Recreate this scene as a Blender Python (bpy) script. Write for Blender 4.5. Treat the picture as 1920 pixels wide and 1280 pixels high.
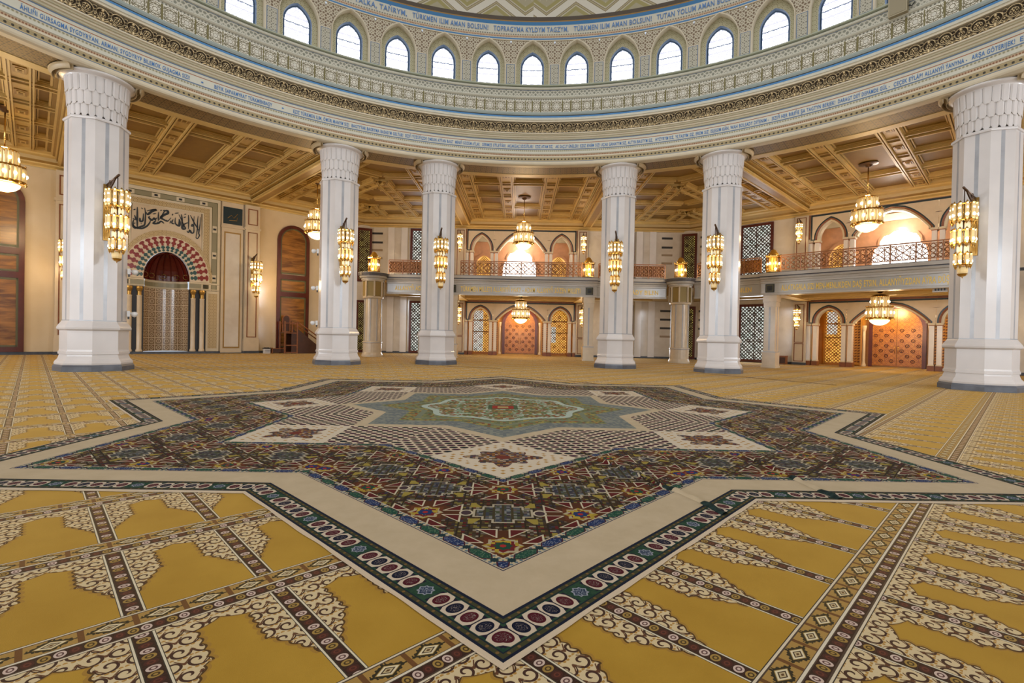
import bpy, math, random
from mathutils import Vector, Matrix
sc = bpy.context.scene
for o in list(bpy.data.objects): bpy.data.objects.remove(o)
random.seed(7)
R = math.radians; PI = math.pi; sin = math.sin; cos = math.cos
COL = sc.collection

# ------------------------------------------------------------------ camera
def make_camera():
    yaw, pit, rol = R(-0.8645), R(-0.5225), R(1.1847)
    fwd = Vector((sin(yaw)*cos(pit), cos(yaw)*cos(pit), sin(pit)))
    rt = Vector((cos(yaw), -sin(yaw), 0)); up = rt.cross(fwd)
    r2 = cos(rol)*rt + sin(rol)*up; u2 = -sin(rol)*rt + cos(rol)*up
    cd = bpy.data.cameras.new('camera'); cd.sensor_width = 36; cd.lens = 36*928.64/1920
    cd.clip_start = .05; cd.clip_end = 300
    o = bpy.data.objects.new('camera', cd); COL.objects.link(o)
    M = Matrix((r2, u2, -fwd)).transposed().to_4x4()
    M.translation = Vector((-0.3965, -8.9125, 1.6))
    o.matrix_world = M
    sc.camera = o
make_camera()
# ------------------------------------------------------------------ light and exposure
sc.view_settings.view_transform = 'Standard'
sc.view_settings.look = 'None'
sc.view_settings.exposure = -0.28
sc.view_settings.gamma = 1.0
sc.view_settings.use_curve_mapping = False
cy = sc.cycles
cy.max_bounces = 5; cy.diffuse_bounces = 3; cy.glossy_bounces = 2; cy.transmission_bounces = 2; cy.transparent_max_bounces = 4
cy.caustics_reflective = False; cy.caustics_refractive = False
cy.sample_clamp_indirect = 4.0
cy.use_light_tree = True
w = bpy.data.worlds.new('world'); sc.world = w; w.use_nodes = True
w.node_tree.nodes['Background'].inputs[0].default_value = (.75, .86, 1, 1)
w.node_tree.nodes['Background'].inputs[1].default_value = 1.0
WIN_L = 3.6          # brightness of the daylit panes
def lamp(name, kind, loc, energy, color, size=.3, target=None, shape=None, size_y=None, spread=None):
    d = bpy.data.lights.new(name, kind); d.energy = energy; d.color = color
    if kind == 'AREA':
        d.size = size
        if size_y: d.shape = 'RECTANGLE'; d.size_y = size_y
        elif shape: d.shape = shape
        if spread: d.spread = spread
    else: d.shadow_soft_size = size
    o = bpy.data.objects.new(name, d); COL.objects.link(o); o.location = loc
    if target is not None:
        o.rotation_euler = (Vector(target)-Vector(loc)).to_track_quat('-Z', 'Y').to_euler()
    return o
WARM = (1, .68, .34); COOL = (.86, .92, 1)
# added overhead fill disk under the dome
lamp('dome_daylight', 'AREA', (0, 0, 27), 3500, (.95, .97, 1), 22, (0, 0, 0), 'DISK')

# added fill lights behind the camera, high and low, for assumed unseen windows
for k in (2, 3, 4, 5, 6):
    a = R(45*k); q = (33.3*sin(a), 33.3*cos(a), 8.0)
    lamp('window_daylight', 'AREA', q, 2300, COOL, 3.2, (0, 0, 5.0), size_y=3.6)
    lamp('low_window_daylight', 'AREA', (33.3*sin(a), 33.3*cos(a), 2.3), 1100, COOL, 6.0, (0, 0, 2.6), size_y=3.8)

# ------------------------------------------------------------------ mesh builder
class MB:
    def __init__(s): s.v=[]; s.f=[]; s.m=[]; s.uv=[]; s.M=None; s.sm=[]
    def vert(s, p):
        p = Vector(p)
        if s.M is not None: p = s.M @ p
        s.v.append(p); return len(s.v)-1
    def face(s, idx, m=0, uv=None, sm=False):
        s.f.append(tuple(idx)); s.m.append(m); s.uv.append(uv); s.sm.append(sm)
    def poly(s, pts, m=0, uv=None): s.face([s.vert(p) for p in pts], m, uv)
    def box(s, c, d, m=0, rz=0):
        x, y, z = c; a, b, h = d[0]/2, d[1]/2, d[2]/2
        cs, sn = cos(rz), sin(rz)
        i = [s.vert((x+cs*p*a-sn*q*b, y+sn*p*a+cs*q*b, z+r*h)) for r in (-1, 1) for p, q in ((-1,-1),(1,-1),(1,1),(-1,1))]
        for f in ((3,2,1,0),(4,5,6,7),(0,1,5,4),(1,2,6,5),(2,3,7,6),(3,0,4,7)): s.face([i[k] for k in f], m)
    def prism(s, pts, ax, lo, hi, m=0, mside=None):
        """outline pts (2d) extruded along axis ax ('y': pts=(x,z); 'z': pts=(x,y); 'x': pts=(y,z))"""
        def P(p, t): return {'y': (p[0], t, p[1]), 'z': (p[0], p[1], t), 'x': (t, p[0], p[1])}[ax]
        a = [s.vert(P(p, lo)) for p in pts]; b = [s.vert(P(p, hi)) for p in pts]; n = len(pts)
        s.face(a, m); s.face(b[::-1], m)
        for k in range(n): s.face((a[k], a[(k+1)%n], b[(k+1)%n], b[k]), m if mside is None else mside)
    def lathe(s, prof, n=24, c=(0, 0, 0), a0=0, a1=2*PI, m=0, ms=None, rot=0, sm=False, R0=None, uv0=0):
        full = abs(a1-a0-2*PI) < 1e-6
        k = n if full else n+1
        rings = []
        for r, z in prof:
            rings.append([s.vert((c[0]+r*sin(a0+rot+(a1-a0)*i/n), c[1]+r*cos(a0+rot+(a1-a0)*i/n), c[2]+z)) for i in range(k)])
        L = uv0
        for j in range(len(prof)-1):
            dl = math.hypot(prof[j+1][0]-prof[j][0], prof[j+1][1]-prof[j][1])
            rr = R0 or prof[j][0]
            for i in range(n):
                i2 = (i+1) % k
                ua, ub = rr*(a0+(a1-a0)*i/n), rr*(a0+(a1-a0)*(i+1)/n)
                s.face((rings[j][i], rings[j][i2], rings[j+1][i2], rings[j+1][i]), m if ms is None else ms[j],
                       [(ua, L), (ub, L), (ub, L+dl), (ua, L+dl)], sm)
            L += dl
        return rings
    def cap(s, ring, m=0): s.face(ring, m)
    def tube(s, pts, r, n=6, m=0, closed=False, sm=True):
        pts = [Vector(p) for p in pts]; rings = []; N = len(pts)
        for i, p in enumerate(pts):
            t = (pts[(i+1) % N]-pts[i-1]) if closed else (pts[min(i+1, N-1)]-pts[max(i-1, 0)])
            t.normalize()
            a = t.cross(Vector((0, 0, 1)))
            if a.length < .05: a = t.cross(Vector((1, 0, 0)))
            a.normalize(); b = t.cross(a)
            rr = r[i] if isinstance(r, (list, tuple)) else r
            rings.append([s.vert(p+a*rr*cos(2*PI*k/n)+b*rr*sin(2*PI*k/n)) for k in range(n)])
        for i in range(N if closed else N-1):
            A, B = rings[i], rings[(i+1) % N]
            for k in range(n): s.face((A[k], A[(k+1)%n], B[(k+1)%n], B[k]), m, None, sm)
        if not closed: s.face(rings[0][::-1], m); s.face(rings[-1], m)
    def ring(s, c, r, t, ax='y', n=14, k=5, m=0):
        pts = []
        for i in range(n):
            a = 2*PI*i/n; p, q = r*cos(a), r*sin(a)
            pts.append((c[0]+p, c[1], c[2]+q) if ax == 'y' else (c[0]+p, c[1]+q, c[2]))
        s.tube(pts, t, k, m, True)
    def ball(s, c, r, m=0, n=8, sz=1):
        pr = [(max(r*sin(PI*j/6), .0008), -r*sz*cos(PI*j/6)) for j in range(7)]
        s.lathe(pr, n, c, m=m, sm=True)
    def build(s, name, mats, parent=None, loc=None):
        me = bpy.data.meshes.new(name)
        me.from_pydata([tuple(p) for p in s.v], [], s.f)
        if not isinstance(mats, (list, tuple)): mats = [mats]
        for m in mats: me.materials.append(m)
        me.polygons.foreach_set('material_index', s.m)
        me.polygons.foreach_set('use_smooth', s.sm)
        if any(u is not None for u in s.uv):
            ul = me.uv_layers.new(name='UVMap'); buf = []
            for f, u in zip(s.f, s.uv):
                for k in range(len(f)): buf += list(u[k]) if u is not None else [0, 0]
            ul.data.foreach_set('uv', buf)
        me.update()
        o = bpy.data.objects.new(name, me); COL.objects.link(o)
        if parent is not None: o.parent = parent
        if loc is not None: o.location = loc
        return o
def tag(o, label=None, cat=None, group=None, kind=None):
    if label: o['label'] = label
    if cat: o['category'] = cat
    if group: o['group'] = group
    if kind: o['kind'] = kind
    return o
def thing(name, label, cat, loc=(0, 0, 0), rz=0, group=None, kind=None):
    o = bpy.data.objects.new(name, None); COL.objects.link(o); o.empty_display_size = .2
    o.location = loc; o.rotation_euler = (0, 0, rz)
    return tag(o, label, cat, group, kind or 'thing')
KIDS = {}
def dup(root, loc, rz, label, group=None):
    def cp(o, par):
        c = o.copy(); COL.objects.link(c)
        if par is not None: c.parent = par
        for ch in [x for x in bpy.data.objects if x.parent == o and x != c]: cp(ch, c)
        return c
    r = cp(root, None); r.location = loc; r.rotation_euler = (0, 0, rz); r['label'] = label
    if group: r['group'] = group
    return r
def ang(k): return -R(45*k)
def Ms(k, off=0, d=0):
    """side frame: x along the side, y outwards, z up"""
    return Matrix.Rotation(ang(k), 4, 'Z') @ Matrix.Translation((off, d, 0))
def W(k, u, d, z=0): return Ms(k) @ Vector((u, d, z))
def pol(a, r, z=0): return Vector((r*sin(R(a)), r*cos(R(a)), z))

# ------------------------------------------------------------------ node language
class G:
    def __init__(s, name):
        s.mat = bpy.data.materials.new(name); s.mat.use_nodes = True
        s.nt = s.mat.node_tree; s.nt.nodes.clear()
    def n(s, t): return s.nt.nodes.new(t)
    def link(s, a, b): s.nt.links.new(a, b)
    def put(s, x, sock):
        if isinstance(x, V): s.link(x.s, sock)
        elif isinstance(x, (tuple, list)): sock.default_value = tuple(x) if len(x) == len(sock.default_value) else tuple(x)+(1,)
        else: sock.default_value = x
    def m(s, op, a, b=None, c=None):
        nd = s.n('ShaderNodeMath'); nd.operation = op
        s.put(a, nd.inputs[0])
        if b is not None: s.put(b, nd.inputs[1])
        if c is not None: s.put(c, nd.inputs[2])
        return V(s, nd.outputs[0])
    def sep(s, sock):
        nd = s.n('ShaderNodeSeparateXYZ'); s.link(sock, nd.inputs[0]); return [V(s, o) for o in nd.outputs]
    def obj(s): return s.sep(s.n('ShaderNodeTexCoord').outputs['Object'])
    def uv(s): return s.sep(s.n('ShaderNodeTexCoord').outputs['UV'])[:2]
    def vec(s, x, y, z=0.0):
        nd = s.n('ShaderNodeCombineXYZ')
        for i, k in enumerate((x, y, z)): s.put(k, nd.inputs[i])
        return V(s, nd.outputs[0])
    def noise(s, v=None, scale=5, detail=2, rough=.5, dist=0):
        nd = s.n('ShaderNodeTexNoise'); nd.inputs['Scale'].default_value = scale; nd.inputs['Detail'].default_value = detail
        nd.inputs['Roughness'].default_value = rough; nd.inputs['Distortion'].default_value = dist
        if v is None: v = V(s, s.n('ShaderNodeTexCoord').outputs['Object'])
        s.link(v.s, nd.inputs['Vector']); return V(s, nd.outputs[0])
    def mix(s, f, a, b):
        nd = s.n('ShaderNodeMix'); nd.data_type = 'RGBA'
        s.put(f, nd.inputs[0]); s.put(a, nd.inputs[6]); s.put(b, nd.inputs[7]); return V(s, nd.outputs[2])
    def lay(s, col, *pairs):
        for f, c in pairs: col = s.mix(f, col, c)
        return col
    def pick(s, x, cols):
        """colour by integer x in 0..n-1"""
        nd = s.n('ShaderNodeValToRGB'); nd.color_ramp.interpolation = 'CONSTANT'; k = len(cols)
        e = nd.color_ramp.elements
        while len(e) < k: e.new(.5)
        for i, c in enumerate(cols): e[i].position = i/k; 
        for i, c in enumerate(cols): e[i].color = tuple(c)+(1,)
        s.put((x+.5)/k, nd.inputs[0]); return V(s, nd.outputs[0])
    def ramp(s, x, x0, x1, y0, y1):
        nd = s.n('ShaderNodeMapRange'); s.put(x, nd.inputs[0])
        for i, v in enumerate((x0, x1, y0, y1)): nd.inputs[i+1].default_value = v
        return V(s, nd.outputs[0])
    def done(s, col, rough=.5, metal=0, spec=.5, emit=None, es=0, bump=None, bs=.2, sheen=None):
        b = s.n('ShaderNodeBsdfPrincipled'); o = s.n('ShaderNodeOutputMaterial')
        s.put(col, b.inputs['Base Color']); s.put(rough, b.inputs['Roughness']); s.put(metal, b.inputs['Metallic'])
        b.inputs['Specular IOR Level'].default_value = spec
        if emit is not None: s.put(emit, b.inputs['Emission Color']); s.put(es, b.inputs['Emission Strength'])
        if sheen: b.inputs['Sheen Weight'].default_value = sheen[0]; b.inputs['Sheen Roughness'].default_value = .35; b.inputs['Sheen Tint'].default_value = tuple(sheen[1])+(1,)
        if bump is not None:
            bn = s.n('ShaderNodeBump'); bn.inputs['Strength'].default_value = bs; bn.inputs['Distance'].default_value = .02
            s.put(bump, bn.inputs['Height']); s.link(bn.outputs[0], b.inputs['Normal'])
        s.link(b.outputs[0], o.inputs[0]); return s.mat
class V:
    def __init__(s, g, sock): s.g = g; s.s = sock
    def __add__(s, o): return s.g.m('ADD', s, o)
    __radd__ = __add__
    def __sub__(s, o): return s.g.m('SUBTRACT', s, o)
    def __rsub__(s, o): return s.g.m('SUBTRACT', o, s)
    def __mul__(s, o): return s.g.m('MULTIPLY', s, o)
    __rmul__ = __mul__
    def __truediv__(s, o): return s.g.m('DIVIDE', s, o)
    def __lt__(s, o): return s.g.m('LESS_THAN', s, o)
    def __gt__(s, o): return s.g.m('GREATER_THAN', s, o)
    def abs(s): return s.g.m('ABSOLUTE', s)
    def fr(s): return s.g.m('FRACT', s)
    def fl(s): return s.g.m('FLOOR', s)
    def sin(s): return s.g.m('SINE', s)
    def cos(s): return s.g.m('COSINE', s)
    def min(s, o): return s.g.m('MINIMUM', s, o)
    def max(s, o): return s.g.m('MAXIMUM', s, o)
    def mod(s, k): return (s/k).fr()*k
    def sy(s, P): return ((s/P+.5).fr()-.5)*P           # signed distance to the nearest multiple of P
    def hyp(s, o): return s.g.m('SQRT', s*s+o*o)
    def bt(s, a, b): return (s > a)*(s < b)
    def inv(s): return 1-s
def pm(name, col, rough=.5, metal=0, spec=.5, var=0, vs=3):
    g = G(name)
    c = tuple(col)
    if var:
        f = g.noise(scale=vs, detail=4)
        c = g.mix(g.ramp(f, .3, .7, 0, 1), tuple(x*(1-var) for x in col), tuple(min(1, x*(1+var)) for x in col))
    return g.done(c, rough, metal, spec)
def em(name, col, strength, sample=False, base=None):
    g = G(name); m = g.done(base or (.8, .7, .5), .3, 0, .5, tuple(col), strength)
    if not sample: m.cycles.emission_sampling = 'NONE'
    return m
# ------------------------------------------------------------------ plain materials
M = {}
M['marble'] = pm('white_marble', (.74, .71, .69), .15, 0, .5, .05, 1.2)
M['marble2'] = pm('column_white_marble', (.68, .645, .63), .24, 0, .4, .06, .8)
M['greyin'] = pm('grey_marble_inlay', (.40, .41, .44), .2, 0, .5, .12, 2)
M['slate'] = pm('dark_grey_stone', (.055, .065, .085), .35, 0, .5, .3, 4)
M['plinth'] = pm('grey_plinth_stone', (.105, .115, .14), .35, 0, .5, .25, 3)
M['plaster'] = pm('cream_plaster', (.56, .46, .30), .55, 0, .4, .04)
M['ivory'] = pm('ivory_moulding', (.62, .55, .41), .5, 0, .4, .03)
M['pale'] = pm('pale_grey_moulding', (.58, .57, .48), .5, 0, .4, .03)
M['greygreen'] = pm('grey_green_moulding', (.30, .34, .31), .5)
M['goldpaint'] = pm('gilded_paint', (.33, .19, .04), .45, .05, .5, .08)
M['coffer'] = pm('tan_coffer_panel', (.235, .128, .018), .5, 0, .4, .06)
M['rib'] = pm('gilded_cream_rib', (.58, .40, .14), .45, 0, .5, .06)
M['brass'] = pm('polished_brass', (.80, .52, .16), .22, 1)
M['bronze'] = pm('dark_bronze', (.10, .055, .03), .35, .7)
M['lace'] = pm('gilt_bronze_relief', (.66, .52, .30), .38, .35, .5, .15)
M['black'] = pm('black_line', (.012, .012, .014), .4)
M['navy'] = pm('deep_green_black_band', (.012, .03, .04), .3)
M['blue'] = pm('azure_blue_band', (.02, .16, .38), .4)
M['bluetxt'] = pm('blue_lettering', (.05, .17, .42), .4)
M['greyblue'] = pm('grey_blue_line', (.10, .16, .26), .45)
M['redwood'] = pm('dark_red_wood', (.085, .014, .007), .28, 0, .5, .2, 3)
M['mahog'] = pm('brown_wood', (.20, .062, .018), .35, 0, .5, .2, 4)
M['olive'] = pm('olive_inlay', (.10, .095, .035), .4, 0, .5, .1)
M['redline'] = pm('terracotta_line', (.34, .13, .055), .5)
M['goldtxt'] = pm('gold_lettering', (.92, .64, .10), .4)
M['whiteplas'] = pm('white_plastic', (.72, .72, .72), .35)
M['darkpl'] = pm('dark_plastic', (.03, .03, .03), .4)
M['redst'] = pm('red_marble', (.22, .022, .016), .2, 0, .5, .15)
M['greenst'] = pm('green_marble', (.025, .075, .075), .2, 0, .5, .2)
M['creamst'] = pm('cream_marble', (.66, .56, .42), .2, 0, .5, .05)
M['pinkwood'] = pm('rosy_wood', (.54, .27, .14), .4, 0, .5, .1)
M['goldwood'] = pm('honey_wood', (.52, .25, .045), .35, 0, .5, .12, 2)
M['cream2'] = pm('cream_stone', (.60, .50, .36), .35, 0, .5, .04)
M['day'] = em('daylit_glass', (.93, .95, 1), 2.6, True)
M['bulb'] = em('lit_bulb', (1, .90, .70), 12)
M['crystal'] = em('lit_crystal', (1, .62, .20), .16, False, (.85, .65, .32))
M['crystal2'] = em('lit_crystal_bright', (1, .80, .45), .8, False, (.9, .8, .6))
M['frost'] = em('lit_frosted_bowl', (1, .86, .58), 1.9)
M['lampgold'] = em('lit_gilded_lantern', (1, .55, .10), .28, False, (.75, .45, .08))

def wood_mat():
    g = G('striped_wood_panel'); x, y, z = g.obj()
    n = g.noise(g.vec(x*.35, y*.35, z*2.2), 2.2, 4, .6, .6)
    c = g.mix(g.ramp(n, .35, .65, 0, 1), (.13, .048, .010), (.36, .155, .030))
    return g.done(c, .25)
M['wood'] = wood_mat()

# ------------------------------------------------------------------ patterned bands (uv: metres along, metres up)
def fret(name, ca, cb, P=.3, t=.035, rough=.5):
    """interlaced geometric strap-work: lines of two lattices and rings"""
    g = G(name); u, v = g.uv()
    a = (u+v).sy(P).abs(); b = (u-v).sy(P).abs(); c = u.sy(P).abs(); d = v.sy(P).abs()
    r = (u.sy(P).hyp(v.sy(P))-P*.33).abs()
    m = (a < t*.6).max(b < t*.6).max(r < t*.55).max((c < t*.35)*(d > P*.28)).max((d < t*.35)*(c > P*.28))
    return g.done(g.mix(m, ca, cb), rough)
M['fret_red'] = fret('brick_red_strapwork', (.165, .105, .055), (.50, .45, .33), .34, .05)
M['fret_grey'] = fret('grey_strapwork', (.19, .18, .135), (.45, .43, .34), .26, .05)
M['fret_olive'] = fret('olive_strapwork', (.24, .22, .11), (.44, .41, .26), .2, .045)
M['fret_pale'] = fret('pale_strapwork', (.20, .20, .15), (.50, .48, .39), .40, .06)
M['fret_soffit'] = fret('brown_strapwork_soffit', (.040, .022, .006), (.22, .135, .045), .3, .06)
M['fret_cream'] = fret('cream_carved_stone', (.31, .22, .09), (.56, .44, .24), .22, .03, .35)
M['fret_tile'] = fret('beige_carved_tile', (.33, .22, .12), (.50, .37, .23), .46, .05, .22)
def dots(name, ca, cb, P, r, v0, cc=None, vb=None):
    g = G(name); u, v = g.uv(); d = u.sy(P).hyp(v-v0)
    c = g.lay(ca, (d < r, cb))
    if cc: c = g.lay(c, ((v-v0).abs() > vb, cc))
    return g.done(c, .45)
M['bead'] = dots('bead_band', (.33, .26, .13), (.03, .022, .01), .19, .042, .085, (.50, .40, .22), .062)
M['rope_red'] = dots('terracotta_rope', (.50, .36, .22), (.24, .10, .04), .085, .03, .035)
M['rope_olive'] = dots('olive_rope', (.52, .48, .36), (.27, .25, .15), .11, .035, .04)
M['dots_pale'] = dots('dotted_fillet', (.50, .49, .41), (.16, .15, .11), .13, .035, .04)
M['dentil'] = dots('dentil_band', (.46, .42, .36), (.035, .03, .035), .15, .045, .05)
M['egg'] = dots('egg_moulding', (.46, .34, .16), (.24, .155, .05), .14, .05, .08)
def stars():
    """parapet: square star panels in pairs, narrow panels between, olive bars"""
    g = G('star_panel_parapet'); u, v = g.uv()
    P = 1.655; x = (u/P).fr()*P; H = .64
    bars = ((x-.02).abs() < .035).max((x-.50).abs() < .035).max((x-1.075).abs() < .02)
    s1 = (x > .5)*(x < 1.075); s2 = x > 1.075
    cx = s1*.788 + s2*1.365 + (s1.max(s2)).inv()*.26
    X = x-cx; Y = v-H/2; r = X.hyp(Y); a = g.m('ARCTAN2', X, Y)
    spoke = ((a/(PI/5)).fr()-.5).abs()
    big = s1.max(s2)
    ln = ((r-.085).abs() < .013).max((r-.2).abs() < .013).max(((r-.285).abs() < .011)).max((spoke > .43)*(r > .085)*(r < .3)).max(((X+Y).sy(.2).abs() < .010)*(r > .13)).max(((X-Y).sy(.2).abs() < .010)*(r > .13)).max(((X.abs()-.2).abs() < .012)).max(((Y.abs()-.2).abs() < .012))
    edge = (v < .03).max(v > H-.03)
    c = g.mix(ln*edge.inv(), (.70, .67, .57), (.14, .115, .05))
    c = g.lay(c, ((r < .08)*big, (.60, .58, .50)), (bars, (.155, .13, .035)))
    return g.done(c, .5)
M['stars'] = stars()
def dome_mat():
    """lattice of diamonds; uv = angle in degrees, metres of arc"""
    g = G('dome_diamond_lattice'); u, v = g.uv()
    P = 9.9; H = 1.12*2
    a = (u-2.2)/P; b = (v+.12)/H
    p = (a+b).sy(1.0); q = (a-b).sy(1.0); d = p.abs().min(q.abs())
    e = ((a+b).fr()-.5).abs().max(((a-b).fr()-.5).abs())
    k = ((a+b).fl()+(a-b).fl()).mod(2.0)
    c = (.38, .34, .22)
    dotm = ((u.sy(1.1)*.33).hyp(v.sy(.3)) < .035)
    c = g.lay(c, (dotm, (.46, .42, .28)), (d < .30, (.33, .29, .10)), (d < .20, (.52, .48, .36)), (d < .165, (.16, .10, .03)), (d < .15, (.40, .35, .20)), (d < .11, (.16, .10, .03)), (d < .095, (.66, .63, .54)))
    return g.done(c, .55)
M['dome'] = dome_mat()
def plate_grid(name, ca, cb, P):
    g = G(name); u, v = g.uv()
    m = (u.sy(P).abs() < .028).max(v.sy(P).abs() < .028)
    X = ((u/P).fr()-.5)*P; Y = ((v/P).fr()-.5)*P; r = X.hyp(Y)
    m = m.max((r-P*.27).abs() < .024).max(r < P*.08)
    return g.done(g.mix(m, ca, cb), .18)
M['tile'] = plate_grid('beige_glazed_tiles', (.25, .165, .09), (.62, .50, .35), .45)
def marble_wall():
    g = G('veined_white_marble_wall'); x, y, z = g.obj()
    n = g.noise(scale=1.1, detail=5, dist=.5)
    c = g.mix(g.ramp(n, .3, .7, 0, 1), (.58, .52, .44), (.68, .63, .56))
    return g.done(c, .12)
M['wallm'] = marble_wall()
def warm_wall():
    g = G('polished_cream_wall'); n = g.noise(scale=.8, detail=4, dist=.4)
    c = g.mix(g.ramp(n, .3, .7, 0, 1), (.60, .48, .31), (.66, .54, .37))
    return g.done(c, .10)
M['wallc'] = warm_wall()
def doormat_():
    g = G('carved_honey_door'); x, y, z = g.obj()
    P = .55
    a = (x+z).sy(P*.5).abs(); b = (x-z).sy(P*.5).abs(); r = x.sy(P).hyp(z.sy(P))
    m = (a < .012).max(b < .012).max((r-.13).abs() < .014)
    n = g.noise(scale=6, detail=3)
    c = g.mix(g.ramp(n, .3, .7, 0, 1), (.36, .125, .012), (.46, .19, .02))
    return g.done(g.lay(c, (m, (.20, .055, .010))), .3)
M['door'] = doormat_()
def glass_pattern(name, base, line, strength):
    """daylit panes with faint lead tracery; uv metres"""
    g = G(name); u, v = g.uv(); P = .38
    a = (u+v).sy(P).abs(); b = (u-v).sy(P).abs(); r = (u.sy(P).hyp(v.sy(P))-.085).abs()
    m = (a < .030).max(b < .030).max(r < .025)
    tr = v.sy(.62).abs() < .03
    c = g.lay(base, (m, line), (tr, (line[0]*.8, line[1]*.8, line[2])))
    st = g.mix(m.max(tr), (strength,)*3, (.88,)*3)
    return g.done((.5, .5, .5), .2, 0, .5, c, V(g, st.s))
M['pane'] = glass_pattern('daylit_stained_glass', (.95, .96, 1), (.70, .72, 1), WIN_L)
def lit_pane(name, top, low, strength):
    g = G(name); x, y, z = g.obj(); n = g.noise(scale=1.3, detail=2)
    return g.done((.5, .5, .5), .15, 0, .5, g.mix(g.ramp(n, .35, .65, 0, 1), top, low), strength)
M['panegreen'] = lit_pane('pale_green_window_glass', (.78, .95, .88), (.95, .97, .88), .9)
M['panegold'] = lit_pane('amber_window_glass', (.50, .42, .06), (.12, .09, .01), .8)
M['pane_amber'] = lit_pane('glowing_amber_panel', (1, .50, .05), (.85, .36, .02), 1.1)
for k in ('panegold', 'pane_amber'): M[k].cycles.emission_sampling = 'NONE'
# ------------------------------------------------------------------ prayer carpet
def carpet():
    g = G('prayer_carpet'); x, y, z = g.obj()
    n = (y-x)*.70711; u = (x+y)*.70711
    P = 1.3; U = .69
    dn = (n+5.25).sy(P); e = ((n+5.25)/P).fr()*P; sb = P-e
    us = (u+6.155).sy(U); ub = us.abs()
    nz = g.noise(scale=2.2, detail=4)
    col = g.mix(g.ramp(nz, .3, .7, 0, 1), (.335, .190, .022), (.39, .230, .030))
    # scalloped spandrels of the niches
    wv = g.ramp(sb, .24, .34, .40, .20).min(.40).max(g.ramp(sb, .50, .66, .165, .185))
    wl = g.ramp(sb, .66, .92, .185, .045)
    hi = sb > .66
    wd = hi*wl + hi.inv()*wv + ((sb*46).sin().abs())*.018
    zone = (sb > .18)*(sb < .95)
    Q = .106                               # scrolling arabesque: rows of opposed volutes with leaves
    jr = (n/Q+.2).fl(); uo = u+jr.mod(2.0)*Q*.5
    cx = uo.sy(Q); cyy = ((n/Q+.2).fr()-.5)*Q
    hand = ((uo/Q+.5).fl()+jr).mod(2.0)*2-1
    f = g.noise(g.vec(u, n), 14, 0, .5, 0)
    rr = cx.hyp(cyy)+(f-.5)*.012; th = g.m('ARCTAN2', cx*hand, cyy)
    spiral = (((th/(2*PI)+rr*21.0).fr()-.5).abs() < .15)*(rr < .056)*(rr > .006)
    dx = (uo+Q*.5).sy(Q); d2 = cyy.sy(Q*.5)
    leaf = ((dx*1.6+cyy*.6*hand).abs()/.030+(cyy-dx*.5*hand).abs()/.014 < 1).max(((dx*hand-cyy*.8).abs() < .0045)*(cyy.abs() < .045))
    tip = ((dx.abs()-.012).hyp(cyy.abs()-.050) < .010)
    sp = g.lay((.55, .44, .26), (leaf, (.10, .04, .02)), (spiral, (.045, .020, .016)), (tip, (.36, .20, .05)))
    col = g.lay(col, (zone*(ub < wd+.030), (.30, .165, .03)), (zone*(ub < wd+.012), (.07, .035, .012)), (zone*(ub < wd), sp))
    # beaded strips between the niches
    def beads(v, off, base):
        Q = .0575; c = ((v/Q).fr()-.5)*Q; i = (v/Q).fl().mod(3.0)
        r = (c*1.0).hyp(off*.8)
        k = g.pick(i, [(.30, .19, .05), (.52, .40, .34), (.055, .016, .014)])
        k2 = g.pick(i, [(.05, .03, .012), (.10, .05, .05), (.11, .03, .02)])
        return g.lay(base, ((c.abs() < .027), (.028, .012, .010)), (r < .025, k), ((r < .015)*(r > .008), k2))
    sep = (dn > -.185)*(dn < .085)
    col = g.lay(col, (ub < .060, (.05, .04, .03)), (ub < .056, (.60, .54, .40)), (ub < .046, (.03, .025, .02)))
    col = g.mix(ub < .040, col, beads(n, us, (.05, .022, .018)))
    # row separators: diamonds, lines, beads
    col = g.lay(col, (sep, (.03, .025, .02)), ((dn > -.18)*(dn < .08), (.58, .50, .37)), ((dn > -.168)*(dn < .068), (.06, .04, .03)), ((dn > -.078)*(dn < -.064), (.60, .54, .42)))
    D = .23; ds = (u+6.155+.115).sy(D); dd = ds.abs()/.100 + dn.abs()/.058
    jag = ((ds*300).sin()+(dn*300).sin())*.075
    dm = g.lay((.33, .20, .055), (dd+jag < 1.02, (.022, .020, .012)), (dd < .70, (.30, .19, .045)), (dd < .62, (.62, .54, .36)), (dd < .42, (.05, .03, .02)), (dd < .30, (.45, .36, .2)), (dd < .14, (.10, .05, .02)), (((ds.abs()-.115).abs() < .014), (.13, .055, .018)))
    col = g.mix((dn > -.060)*(dn < .060), col, dm)
    col = g.mix((dn > -.158)*(dn < -.084), col, beads(u, dn+.121, (.035, .018, .014)))
    pile = g.noise(scale=220, detail=1)
    return g.done(col, .95, 0, .1, None, 0, pile, .15, (.20, (1, .64, .24)))
M['carpet'] = carpet()
mb = MB(); AP = 38.2
mb.poly([pol(22.5+45*k, AP/cos(PI/8)) for k in range(8)][::-1])
fl = tag(mb.build('floor', M['carpet']), kind='structure')

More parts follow.
